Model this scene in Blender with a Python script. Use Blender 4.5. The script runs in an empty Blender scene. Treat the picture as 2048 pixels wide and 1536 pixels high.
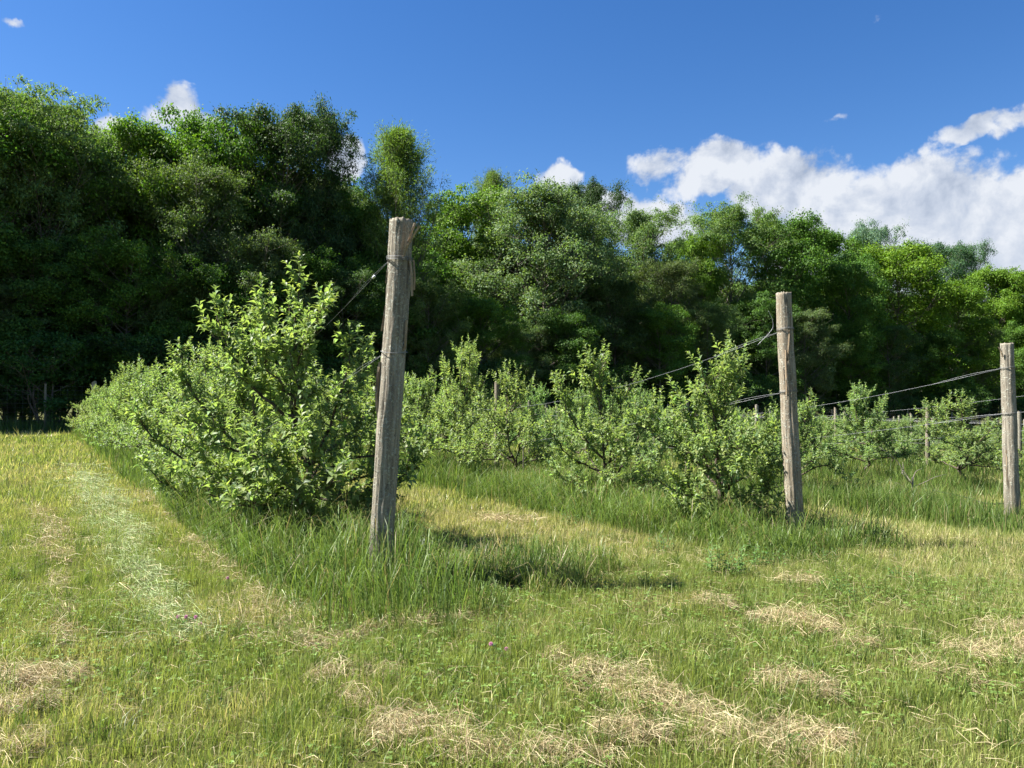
import bpy, math, random
import numpy as np
from mathutils import Vector, noise as mnoise

S = bpy.context.scene
COL = S.collection
R = math.radians
rng = np.random.default_rng(7)
random.seed(7)

# ------------------------------------------------------------------ camera
CAM_H = 1.5
PITCH = R(1.2)
F_PX = 1520.0
cam_d = bpy.data.cameras.new('camera')
cam_d.sensor_width = 36.0
cam_d.lens = F_PX / 2048 * 36
cam_d.clip_start = 0.05
cam_d.clip_end = 3000
cam = bpy.data.objects.new('camera', cam_d)
cam.location = (0, 0, CAM_H)
cam.rotation_euler = (R(90) + PITCH, 0, 0)
COL.objects.link(cam)
S.camera = cam

# ------------------------------------------------------------------ light
SUN_EL = R(53)
SUN_AZ = R(-87)            # measured from +Y (camera forward) towards +X
sun_dir = Vector((math.sin(SUN_AZ) * math.cos(SUN_EL), math.cos(SUN_AZ) * math.cos(SUN_EL), math.sin(SUN_EL)))
sd = bpy.data.lights.new('sun', 'SUN')
sd.energy = 5.0
sd.angle = R(0.53)
sd.color = (1.0, 0.955, 0.88)
sun = bpy.data.objects.new('sun', sd)
sun.rotation_euler = sun_dir.to_track_quat('Z', 'Y').to_euler()
COL.objects.link(sun)

S.view_settings.view_transform = 'Standard'
S.view_settings.look = 'None'
S.view_settings.exposure = 1.87
S.view_settings.gamma = 1.0
S.view_settings.use_curve_mapping = False
S.cycles.max_bounces = 6
S.cycles.diffuse_bounces = 3
S.cycles.glossy_bounces = 2
S.cycles.transmission_bounces = 4
S.cycles.use_denoising = True
S.cycles.caustics_reflective = False
S.cycles.caustics_refractive = False

# ------------------------------------------------------------------ world: sky and clouds
W = bpy.data.worlds.new('World')
S.world = W
W.use_nodes = True
nt = W.node_tree
nt.nodes.clear()


class NG:
    """small helper to write node graphs"""
    def __init__(s, tree):
        s.t = tree

    def node(s, kind, **kw):
        n = s.t.nodes.new(kind)
        for k, v in kw.items():
            setattr(n, k, v)
        return n

    def put(s, sock, v):
        if isinstance(v, bpy.types.NodeSocket):
            s.t.links.new(v, sock)
        elif v is not None:
            sock.default_value = v

    def m(s, op, a, b=None, c=None, clamp=False):
        n = s.node('ShaderNodeMath', operation=op, use_clamp=clamp)
        s.put(n.inputs[0], a)
        if b is not None:
            s.put(n.inputs[1], b)
        if c is not None:
            s.put(n.inputs[2], c)
        return n.outputs[0]

    def noise(s, vec, scale, detail=6, rough=0.55, lac=2.0, dist=0.0, dim='3D', w=None):
        n = s.node('ShaderNodeTexNoise', noise_dimensions=dim)
        s.put(n.inputs['Vector'], vec)
        n.inputs['Scale'].default_value = scale
        n.inputs['Detail'].default_value = detail
        n.inputs['Roughness'].default_value = rough
        n.inputs['Lacunarity'].default_value = lac
        n.inputs['Distortion'].default_value = dist
        if w is not None:
            n.inputs['W'].default_value = w
        return n.outputs['Fac']

    def ramp(s, fac, stops, interp='LINEAR'):
        n = s.node('ShaderNodeValToRGB')
        n.color_ramp.interpolation = interp
        el = n.color_ramp.elements
        while len(el) < len(stops):
            el.new(0.5)
        for e, (p, c) in zip(el, stops):
            e.position = p
            e.color = (*c, 1) if len(c) == 3 else c
        s.put(n.inputs[0], fac)
        return n.outputs[0]

    def mix(s, fac, a, b, blend='MIX'):
        n = s.node('ShaderNodeMix', data_type='RGBA', blend_type=blend)
        s.put(n.inputs[0], fac)
        s.put(n.inputs[6], (*a, 1) if isinstance(a, tuple) and len(a) == 3 else a)
        s.put(n.inputs[7], (*b, 1) if isinstance(b, tuple) and len(b) == 3 else b)
        return n.outputs[2]

    def sstep(s, v, lo, hi):
        n = s.node('ShaderNodeMapRange', interpolation_type='SMOOTHSTEP')
        s.put(n.inputs[0], v)
        n.inputs[1].default_value = lo
        n.inputs[2].default_value = hi
        return n.outputs[0]


g = NG(nt)
sky = g.node('ShaderNodeTexSky', sky_type='NISHITA')
sky.sun_disc = False
sky.sun_elevation = SUN_EL
sky.sun_rotation = SUN_AZ
sky.altitude = 400
sky.air_density = 1.0
sky.dust_density = 0.25
sky.ozone_density = 2.0
hs = g.node('ShaderNodeHueSaturation')
hs.inputs['Saturation'].default_value = 1.33
hs.inputs['Hue'].default_value = 0.509
hs.inputs['Value'].default_value = 0.87
g.put(hs.inputs['Color'], sky.outputs[0])
tc = g.node('ShaderNodeTexCoord')
dirv = tc.outputs['Generated']
sep = g.node('ShaderNodeSeparateXYZ')
g.put(sep.inputs[0], dirv)
az = g.m('ARCTAN2', sep.outputs[0], sep.outputs[1])
el = g.m('ARCSINE', sep.outputs[2])


def px_dir(x, y):
    a = (x - 1024) / F_PX
    b = (768 - y) / F_PX
    v = Vector((a, math.cos(PITCH) - b * math.sin(PITCH), math.sin(PITCH) + b * math.cos(PITCH)))
    return v


def px_azel(x, y):
    v = px_dir(x, y).normalized()
    return math.atan2(v.x, v.y), math.asin(v.z)


# where clouds stand in the sky: (x, y, half width, half height, weight)
CLOUDS = [(1325, 325, 80, 34, .6), (1430, 342, 100, 54, .95), (1575, 385, 120, 68, 1), (1720, 440, 160, 95, 1),
          (1870, 430, 150, 100, 1.1), (2060, 455, 170, 100, 1.1), (1960, 560, 320, 120, 1.2), (2300, 500, 240, 150, 1.2),
          (1965, 252, 72, 24, .75), (2050, 245, 66, 30, .85), (2190, 230, 90, 44, 1),
          (1122, 362, 46, 38, 1), (1290, 440, 92, 60, 1.1), (1190, 420, 60, 40, .9),
          (345, 215, 62, 40, .8), (395, 250, 60, 32, .8), (215, 275, 55, 34, 1), (690, 320, 46, 46, .95),
          (1660, 240, 36, 16, .12), (1775, 42, 40, 16, .04), (5, 46, 20, 14, .4), (-160, 300, 160, 70, 1)]
wv = g.noise(dirv, 9.0, 4, 0.55, 2.1)
wv2 = g.noise(dirv, 11.0, 4, 0.55, 2.3)
azw = g.m('ADD', az, g.m('MULTIPLY', g.m('SUBTRACT', wv, 0.5), 0.085))
elw = g.m('ADD', el, g.m('MULTIPLY', g.m('SUBTRACT', wv2, 0.5), 0.075))
M = None
for (cx, cy, rx, ry, wgt) in CLOUDS:
    a0, e0 = px_azel(cx, cy)
    qx = g.m('MULTIPLY', g.m('SUBTRACT', azw, a0), F_PX / rx)
    qy = g.m('MULTIPLY', g.m('SUBTRACT', elw, e0), F_PX / ry)
    q = g.m('ADD', g.m('MULTIPLY', qx, qx), g.m('MULTIPLY', qy, qy))
    mi = g.m('SUBTRACT', wgt, g.m('MULTIPLY', q, 0.8))
    M = mi if M is None else g.m('MAXIMUM', M, mi)
# scattered fair-weather clouds over the rest of the sky, as in the part in view
far = g.sstep(g.m('ABSOLUTE', az), 0.78, 1.1)
patch = g.m('SUBTRACT', g.m('MULTIPLY', g.noise(dirv, 2.6, 3, 0.5), 9.0), 5.4)
patch = g.m('SUBTRACT', g.m('MULTIPLY', g.m('ADD', patch, 2.0), far), 2.0)
M = g.m('MAXIMUM', g.m('MAXIMUM', M, patch), -1.0)
fb = g.noise(dirv, 16.0, 10, 0.58, 2.1, 0.25)
off = g.node('ShaderNodeVectorMath', operation='ADD')
g.put(off.inputs[0], dirv)
off.inputs[1].default_value = (-0.014, 0.0, 0.022)
fb_l = g.noise(off.outputs[0], 16.0, 7, 0.52, 2.1, 0.25)
D = g.m('ADD', g.m('MULTIPLY', M, 0.8), g.m('MULTIPLY', g.m('SUBTRACT', fb, 0.5), 2.0))
alpha = g.sstep(D, 0.0, 0.42)
lit = g.m('ADD', g.m('MULTIPLY', g.m('SUBTRACT', fb, fb_l), 2.6), 0.72)
elf = g.sstep(el, 0.10, 0.27)
lit = g.m('MULTIPLY', lit, g.m('ADD', g.m('MULTIPLY', elf, 0.42), 0.62), clamp=True)
thin = g.sstep(D, 0.1, 0.7)
ccol = g.ramp(lit, [(0.1, (4.7, 5.5, 7.0)), (0.5, (6.9, 7.6, 8.9)), (0.9, (9.4, 9.8, 10.5))])
CLOUD_GAIN = 0.47
cm = g.node('ShaderNodeVectorMath', operation='SCALE')
g.put(cm.inputs[0], ccol)
cm.inputs['Scale'].default_value = CLOUD_GAIN
tot = g.mix(g.m('MULTIPLY', alpha, 0.97), hs.outputs[0], cm.outputs[0])
bg = g.node('ShaderNodeBackground')
bg.inputs[1].default_value = 0.0525
g.put(bg.inputs[0], tot)
wo = g.node('ShaderNodeOutputWorld')
nt.links.new(bg.outputs[0], wo.inputs[0])


# ------------------------------------------------------------------ materials
def new_mat(name):
    m = bpy.data.materials.new(name)
    m.use_nodes = True
    m.node_tree.nodes.clear()
    gg = NG(m.node_tree)
    out = gg.node('ShaderNodeOutputMaterial')
    return m, gg, out


def leaf_mat(name, trans=0.35, rough=0.42, spec=0.45, tint=(1.5, 1.55, 0.7), use_obj=True):
    m, gg, out = new_mat(name)
    a = gg.node('ShaderNodeAttribute', attribute_name='col')
    c = a.outputs['Color']
    if use_obj:
        oi = gg.node('ShaderNodeObjectInfo')
        c = gg.mix(1.0, c, oi.outputs['Color'], 'MULTIPLY')
    p = gg.node('ShaderNodeBsdfPrincipled')
    gg.put(p.inputs['Base Color'], c)
    p.inputs['Roughness'].default_value = rough
    p.inputs['Specular IOR Level'].default_value = spec
    t = gg.node('ShaderNodeBsdfTranslucent')
    gg.put(t.inputs[0], gg.mix(1.0, c, tint, 'MULTIPLY'))
    mx = gg.node('ShaderNodeMixShader')
    mx.inputs[0].default_value = trans
    m.node_tree.links.new(p.outputs[0], mx.inputs[1])
    m.node_tree.links.new(t.outputs[0], mx.inputs[2])
    m.node_tree.links.new(mx.outputs[0], out.inputs[0])
    return m


MAT_APPLE = leaf_mat('apple_leaf', 0.46, 0.48, 0.32, (1.5, 1.6, 0.8))
MAT_WOODLEAF = leaf_mat('wood_leaf', 0.32, 0.6, 0.2, (1.6, 1.7, 0.6))
MAT_GRASS = leaf_mat('grass_blade', 0.38, 0.45, 0.35, (1.35, 1.4, 0.8), use_obj=False)
MAT_STRAW = leaf_mat('dry_straw', 0.22, 0.55, 0.3, (1.1, 1.05, 0.9), use_obj=False)
MAT_WEED = leaf_mat('weed_leaf', 0.35, 0.5, 0.35, (1.4, 1.5, 0.7), use_obj=False)


def bark_mat(name, c1, c2, c3, scale=9.0, stretch=0.25, bump=0.6, rough=0.9):
    m, gg, out = new_mat(name)
    tcn = gg.node('ShaderNodeTexCoord')
    mp = gg.node('ShaderNodeMapping')
    gg.put(mp.inputs[0], tcn.outputs['Object'])
    mp.inputs['Scale'].default_value = (1, 1, stretch)
    f = gg.noise(mp.outputs[0], scale, 8, 0.6, 2.1, 0.4)
    f2 = gg.noise(tcn.outputs['Object'], scale * 0.35, 4, 0.6)
    col = gg.ramp(f, [(0.32, c1), (0.52, c2), (0.72, c3)])
    col = gg.mix(gg.sstep(f2, 0.5, 0.75), col, c3)
    p = gg.node('ShaderNodeBsdfPrincipled')
    gg.put(p.inputs['Base Color'], col)
    p.inputs['Roughness'].default_value = rough
    p.inputs['Specular IOR Level'].default_value = 0.2
    b = gg.node('ShaderNodeBump')
    b.inputs['Strength'].default_value = bump
    b.inputs['Distance'].default_value = 0.02
    gg.put(b.inputs['Height'], f)
    m.node_tree.links.new(b.outputs[0], p.inputs['Normal'])
    m.node_tree.links.new(p.outputs[0], out.inputs[0])
    return m


MAT_APPLEBARK = bark_mat('apple_bark', (.035, .026, .02), (.075, .057, .043), (.14, .115, .09), 28, .4)
MAT_TREEBARK = bark_mat('tree_bark', (.06, .052, .042), (.12, .105, .085), (.22, .2, .17), 7, .3)
MAT_DEADWOOD = bark_mat('dead_wood', (.09, .075, .06), (.2, .17, .14), (.36, .33, .29), 30, .3)


def post_mat(name, warm, lichen, seed):
    """weathered grey cedar: vertical grain, drying cracks, crusty lichen specks"""
    m, gg, out = new_mat(name)
    tcn = gg.node('ShaderNodeTexCoord')
    ob = tcn.outputs['Object']
    mp = gg.node('ShaderNodeMapping')
    gg.put(mp.inputs[0], ob)
    mp.inputs['Location'].default_value = (seed, seed * 2.3, seed * 1.7)
    mp.inputs['Scale'].default_value = (1, 1, 0.05)
    grain = gg.noise(mp.outputs[0], 55, 8, 0.62, 2.2, 0.3)
    mp2 = gg.node('ShaderNodeMapping')
    gg.put(mp2.inputs[0], ob)
    mp2.inputs['Location'].default_value = (seed * 3.1, seed, seed)
    mp2.inputs['Scale'].default_value = (1, 1, 0.16)
    plate = gg.noise(mp2.outputs[0], 17, 6, 0.55, 2.1, 0.6)
    big = gg.noise(mp2.outputs[0], 3.5, 3, 0.5)
    col = gg.ramp(grain, [(0.28, (.088 * warm[0], .073 * warm[1], .056 * warm[2])), (0.46, (.215 * warm[0], .19 * warm[1], .152 * warm[2])),
                          (0.64, (.32 * warm[0], .295 * warm[1], .245 * warm[2])), (0.8, (.40 * warm[0], .375 * warm[1], .32 * warm[2]))])
    col = gg.mix(gg.m('MULTIPLY', gg.sstep(plate, 0.52, 0.66), 0.55), col, (.15 * warm[0], .128 * warm[1], .098 * warm[2]))
    crack = gg.sstep(plate, 0.40, 0.33)
    col = gg.mix(gg.m('MULTIPLY', crack, 0.7), col, (.055, .045, .035))
    spk = gg.noise(ob, 48, 6, 0.75, 2.2, 0.2)
    patchy = gg.noise(ob, 9 + seed, 4, 0.6)
    lf = gg.m('MULTIPLY', gg.sstep(spk, 0.51, 0.57), gg.sstep(patchy, 0.58 - 0.22 * lichen, 0.74 - 0.2 * lichen))
    col = gg.mix(gg.m('MULTIPLY', lf, 0.8), col, (.47, .475, .39))
    lf2 = gg.m('MULTIPLY', gg.sstep(gg.noise(ob, 140, 4, 0.7), 0.60, 0.66), gg.sstep(big, 0.45, 0.6))
    col = gg.mix(gg.m('MULTIPLY', lf2, 0.7), col, (.33, .35, .16))
    dk = gg.m('MULTIPLY', gg.sstep(gg.noise(ob, 42, 5, 0.75, 2.2, 0.5), 0.57, 0.66), 0.8)
    col = gg.mix(dk, col, (.07, .06, .048))
    sx = gg.node('ShaderNodeSeparateXYZ')
    gg.put(sx.inputs[0], ob)
    stain = gg.m('MULTIPLY', gg.sstep(gg.m('ADD', sx.outputs[2], gg.m('MULTIPLY', gg.m('SUBTRACT', plate, 0.5), 1.2)), 0.62, 0.2), 0.55)
    col = gg.mix(stain, col, (.095, .088, .055))
    p = gg.node('ShaderNodeBsdfPrincipled')
    gg.put(p.inputs['Base Color'], col)
    p.inputs['Roughness'].default_value = 0.88
    p.inputs['Specular IOR Level'].default_value = 0.2
    hgt = gg.m('ADD', gg.m('MULTIPLY', grain, 0.5), gg.m('ADD', gg.m('MULTIPLY', plate, 0.9), gg.m('MULTIPLY', lf, 0.25)))
    b = gg.node('ShaderNodeBump')
    b.inputs['Strength'].default_value = 0.85
    b.inputs['Distance'].default_value = 0.022
    gg.put(b.inputs['Height'], hgt)
    m.node_tree.links.new(b.outputs[0], p.inputs['Normal'])
    m.node_tree.links.new(p.outputs[0], out.inputs[0])
    return m


MAT_POST = [post_mat('weathered_post', (1.0, .98, .93), 1.0, 1.0), post_mat('weathered_post_warm', (1.04, .97, .88), .7, 4.2),
            post_mat('weathered_post_grey', (.98, .97, .94), .75, 7.7)]
MAT_BARKSTRIP = post_mat('peeling_bark', (1.15, .96, .78), .3, 2.6)


def plain_mat(name, col, rough=0.5, metal=0.0, var=0.25, scale=40):
    m, gg, out = new_mat(name)
    tcn = gg.node('ShaderNodeTexCoord')
    f = gg.noise(tcn.outputs['Object'], scale, 4, 0.6)
    c = gg.mix(f, tuple(v * (1 - var) for v in col), tuple(min(1, v * (1 + var)) for v in col))
    p = gg.node('ShaderNodeBsdfPrincipled')
    gg.put(p.inputs['Base Color'], c)
    p.inputs['Roughness'].default_value = rough
    p.inputs['Metallic'].default_value = metal
    m.node_tree.links.new(p.outputs[0], out.inputs[0])
    return m


MAT_WIRE = plain_mat('galvanised_wire', (.30, .31, .32), .5, .5, .2, 8)
MAT_WIRE_DULL = plain_mat('dull_wire', (.16, .165, .165), .6, .4, .3, 30)
MAT_HOSE = plain_mat('black_hose', (.018, .017, .016), .5, 0, .3, 20)
MAT_CLOVER = plain_mat('clover_pink', (.5, .19, .34), .7, 0, .3, 200)
MAT_CLIP = plain_mat('wire_clip', (.62, .63, .64), .4, .5, .15, 50)


def ground_mat():
    m, gg, out = new_mat('ground_thatch')
    tcn = gg.node('ShaderNodeTexCoord')
    ob = tcn.outputs['Object']
    f = gg.noise(ob, 0.7, 5, 0.6)
    f2 = gg.noise(ob, 45, 6, 0.7)
    c = gg.ramp(f, [(0.35, (.075, .095, .022)), (0.55, (.115, .125, .035)), (0.7, (.17, .15, .06))])
    c = gg.mix(gg.sstep(f2, 0.35, 0.7), gg.mix(1.0, c, (.45, .42, .4), 'MULTIPLY'), c)
    p = gg.node('ShaderNodeBsdfPrincipled')
    gg.put(p.inputs['Base Color'], c)
    p.inputs['Roughness'].default_value = 0.95
    p.inputs['Specular IOR Level'].default_value = 0.1
    b = gg.node('ShaderNodeBump')
    b.inputs['Strength'].default_value = 0.8
    b.inputs['Distance'].default_value = 0.03
    gg.put(b.inputs['Height'], f2)
    m.node_tree.links.new(b.outputs[0], p.inputs['Normal'])
    m.node_tree.links.new(p.outputs[0], out.inputs[0])
    return m


MAT_GROUND = ground_mat()


# ------------------------------------------------------------------ helpers
def tag(o, label=None, cat=None, group=None, kind=None):
    if label:
        o['label'] = label
    if cat:
        o['category'] = cat
    if group:
        o['group'] = group
    if kind:
        o['kind'] = kind
    return o


def empty(name, loc=(0, 0, 0), rz=0.0):
    o = bpy.data.objects.new(name, None)
    o.empty_display_size = 0.2
    o.location = loc
    o.rotation_euler = (0, 0, rz)
    COL.objects.link(o)
    return o


def link(name, me, parent=None):
    o = bpy.data.objects.new(name, me)
    COL.objects.link(o)
    if parent is not None:
        o.parent = parent
    return o


def mesh_np(name, v, tris=None, quads=None, cols=None, mat=None, smooth=False):
    me = bpy.data.meshes.new(name)
    v = np.asarray(v, dtype=np.float32)
    nt_ = 0 if tris is None else len(tris)
    nq = 0 if quads is None else len(quads)
    me.vertices.add(len(v))
    me.vertices.foreach_set('co', v.ravel())
    loops = []
    if nt_:
        loops.append(np.asarray(tris, dtype=np.int32).ravel())
    if nq:
        loops.append(np.asarray(quads, dtype=np.int32).ravel())
    loops = np.concatenate(loops)
    me.loops.add(len(loops))
    me.loops.foreach_set('vertex_index', loops)
    me.polygons.add(nt_ + nq)
    starts = np.concatenate([np.arange(nt_) * 3, nt_ * 3 + np.arange(nq) * 4]).astype(np.int32)
    me.polygons.foreach_set('loop_start', starts)
    if smooth:
        me.polygons.foreach_set('use_smooth', np.ones(nt_ + nq, dtype=bool))
    me.update(calc_edges=True)
    me.validate()
    if cols is not None:
        at = me.color_attributes.new('col', 'FLOAT_COLOR', 'POINT')
        c4 = np.ones((len(v), 4), dtype=np.float32)
        c4[:, :3] = cols
        at.data.foreach_set('color', c4.ravel())
    if mat:
        me.materials.append(mat)
    return me


class MB:
    """collects tubes and boxes into one mesh"""
    def __init__(s):
        s.v, s.f, s.n = [], [], 0

    def add(s, v, f):
        s.v.append(np.asarray(v, dtype=float))
        s.f += [tuple(i + s.n for i in q) for q in f]
        s.n += len(v)

    def tube(s, pts, rad, sides=6, cap=True):
        pts = np.asarray(pts, dtype=float)
        n = len(pts)
        rad = np.broadcast_to(np.asarray(rad, dtype=float), (n,))
        tan = np.gradient(pts, axis=0)
        tan /= np.linalg.norm(tan, axis=1)[:, None] + 1e-9
        ref = np.array([0, 0, 1.0]) if abs(tan[:, 2]).mean() < 0.8 else np.array([1.0, 0, 0])
        a = np.cross(tan, ref)
        a /= np.linalg.norm(a, axis=1)[:, None] + 1e-9
        b = np.cross(tan, a)
        th = np.arange(sides) * 2 * math.pi / sides
        vv = pts[:, None, :] + rad[:, None, None] * (np.cos(th)[None, :, None] * a[:, None, :] + np.sin(th)[None, :, None] * b[:, None, :])
        f = []
        for i in range(n - 1):
            for j in range(sides):
                k = (j + 1) % sides
                f.append((i * sides + j, i * sides + k, (i + 1) * sides + k, (i + 1) * sides + j))
        if cap:
            f.append(tuple(range(sides))[::-1])
            f.append(tuple((n - 1) * sides + j for j in range(sides)))
        s.add(vv.reshape(-1, 3), f)

    def mesh(s, name, mat, smooth=True):
        me = bpy.data.meshes.new(name)
        me.from_pydata(np.concatenate(s.v).tolist(), [], s.f)
        me.materials.append(mat)
        if smooth:
            me.polygons.foreach_set('use_smooth', np.ones(len(me.polygons), dtype=bool))
        me.update()
        return me

    def build(s, name, mat, parent=None, smooth=True):
        return link(name, s.mesh(name, mat, smooth), parent)


def curve(pts, n):
    """Catmull-Rom through control points, n samples"""
    p = np.asarray(pts, dtype=float)
    if len(p) == 2:
        t = np.linspace(0, 1, n)[:, None]
        return p[0] * (1 - t) + p[1] * t
    q = np.vstack([2 * p[0] - p[1], p, 2 * p[-1] - p[-2]])
    out = []
    for u in np.linspace(0, len(p) - 1 - 1e-6, n):
        i = int(u)
        t = u - i
        a, b, c, d = q[i], q[i + 1], q[i + 2], q[i + 3]
        out.append(0.5 * (2 * b + (c - a) * t + (2 * a - 5 * b + 4 * c - d) * t * t + (3 * b - a - 3 * c + d) * t ** 3))
    return np.array(out)


def unit(a):
    return a / (np.linalg.norm(a, axis=-1, keepdims=True) + 1e-9)


_tab = np.random.default_rng(99).random((256, 256))


def vnoise(x, y):
    xi, yi = np.floor(x).astype(int), np.floor(y).astype(int)
    fx, fy = x - xi, y - yi
    fx, fy = fx * fx * (3 - 2 * fx), fy * fy * (3 - 2 * fy)
    A = _tab[xi % 256, yi % 256]
    B = _tab[(xi + 1) % 256, yi % 256]
    C = _tab[xi % 256, (yi + 1) % 256]
    Dd = _tab[(xi + 1) % 256, (yi + 1) % 256]
    return (A * (1 - fx) + B * fx) * (1 - fy) + (C * (1 - fx) + Dd * fx) * fy


def fbm(x, y, o=4):
    t, a, n = 0, 0.5, 0
    for i in range(o):
        t = t + a * vnoise(x * 2 ** i + 17.3 * i, y * 2 ** i + 5.1 * i)
        n += a
        a *= 0.5
    return t / n


def sm(x, lo, hi):
    t = np.clip((x - lo) / (hi - lo), 0, 1)
    return t * t * (3 - 2 * t)


# ------------------------------------------------------------------ orchard layout
P0 = np.array([-1.04, 6.2])
AX = np.array([-.536, .844])          # along a row, away from the camera
BX = np.array([.844, .536])           # across the rows
PITCH_U = 4.6                         # distance between rows


def su(x, y):
    dx, dy = x - P0[0], y - P0[1]
    return dx * AX[0] + dy * AX[1], dx * BX[0] + dy * BX[1]


_UK = [-60, 3.2, 9.2, 13.8, 18.4, 23, 28, 46, 100, 300]
_ZK = [0, 0, -.26, -.33, -.46, -.6, -.8, -1.3, -2.5, -3.5]


def zg(x, y):
    """height of the ground"""
    x = np.asarray(x, dtype=float)
    y = np.asarray(y, dtype=float)
    s, u = su(x, y)
    z = (np.interp(u - .8, _UK, _ZK) + np.interp(u, _UK, _ZK) + np.interp(u + .8, _UK, _ZK)) / 3
    fade = np.clip(1.5 - np.hypot(x, y) / 25, 0, 1)
    z = z + ((fbm(x * .55 + 40, y * .55 + 40, 3) - .5) * .10 + (fbm(x * 2.1 + 9, y * 2.1 + 3, 2) - .5) * .035) * fade
    return z


def at(s, u):
    p = P0 + s * AX + u * BX
    return np.array([p[0], p[1], float(zg(p[0], p[1]))])


def px_ground(x, y):
    """where the ray through a photo pixel meets the ground"""
    v = px_dir(x, y)
    d = np.array([v.x, v.y, v.z])
    t = 1.5
    for _ in range(4000):
        p = np.array([0, 0, CAM_H]) + d * t
        if p[2] <= float(zg(p[0], p[1])):
            return np.array([p[0], p[1], float(zg(p[0], p[1]))])
        t *= 1.004
    return p


def project(p):
    d = np.asarray(p, dtype=float) - np.array([0, 0, CAM_H])
    f = d[..., 1] * math.cos(PITCH) + d[..., 2] * math.sin(PITCH)
    upv = -d[..., 1] * math.sin(PITCH) + d[..., 2] * math.cos(PITCH)
    return 1024 + F_PX * d[..., 0] / f, 768 - F_PX * upv / f


# ground sheet
_n = 200
_t = np.linspace(-1, 1, _n)
_w = np.sign(_t) * (np.abs(_t) * 26 + np.abs(_t) ** 4 * 1000)
gx, gy = np.meshgrid(_w, _w + 12, indexing='ij')
gz = zg(gx, gy)
idx = np.arange(_n * _n).reshape(_n, _n)
quads = np.stack([idx[:-1, :-1], idx[1:, :-1], idx[1:, 1:], idx[:-1, 1:]], -1).reshape(-1, 4)
ground = link('ground', mesh_np('ground', np.stack([gx, gy, gz], -1).reshape(-1, 3), quads=quads, mat=MAT_GROUND, smooth=True))
tag(ground, 'gently sloping ground of the orchard under the grass', 'ground', kind='structure')


# ------------------------------------------------------------------ leaves
def leaf_geo(pos, d, n, L, Wd, fold=0.35, droop=0.15, lod=4):
    """pos, d, n: (N,3); returns verts, tris, verts per leaf"""
    d = unit(d)
    side = unit(np.cross(d, n))
    n2 = np.cross(side, d)
    L = L[:, None]
    Wd = Wd[:, None]
    if lod == 4:
        Mx = pos + d * L * .48 + n2 * L * .05
        T = pos + d * L * .97 - n2 * L * droop
        A = Mx + side * Wd * .5 + n2 * Wd * fold * .5
        B = Mx - side * Wd * .5 + n2 * Wd * fold * .5
        v = np.stack([pos, A, Mx, B, T], 1)
        base = np.array([[0, 2, 1], [0, 3, 2], [2, 4, 1], [2, 3, 4]])
    else:
        Mx = pos + d * L * .45
        T = pos + d * L - n2 * L * droop
        A = Mx + side * Wd * .5 + n2 * Wd * fold * .5
        B = Mx - side * Wd * .5 + n2 * Wd * fold * .5
        v = np.stack([pos, A, T, B], 1)
        base = np.array([[0, 2, 1], [0, 3, 2]])
    k = v.shape[1]
    N = len(pos)
    tr = (base[None] + (np.arange(N) * k)[:, None, None]).reshape(-1, 3)
    return v.reshape(-1, 3), tr, k


def leaf_cols(N, base, r, var=.22, hue=.12):
    c = np.array(base)[None] * np.exp(r.normal(0, var, (N, 1)))
    h = r.normal(0, hue, (N, 1))
    c = c * np.concatenate([1 + h, 1 + h * .25, 1 - h * .6], 1)
    return np.clip(c, .003, .6)


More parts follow.
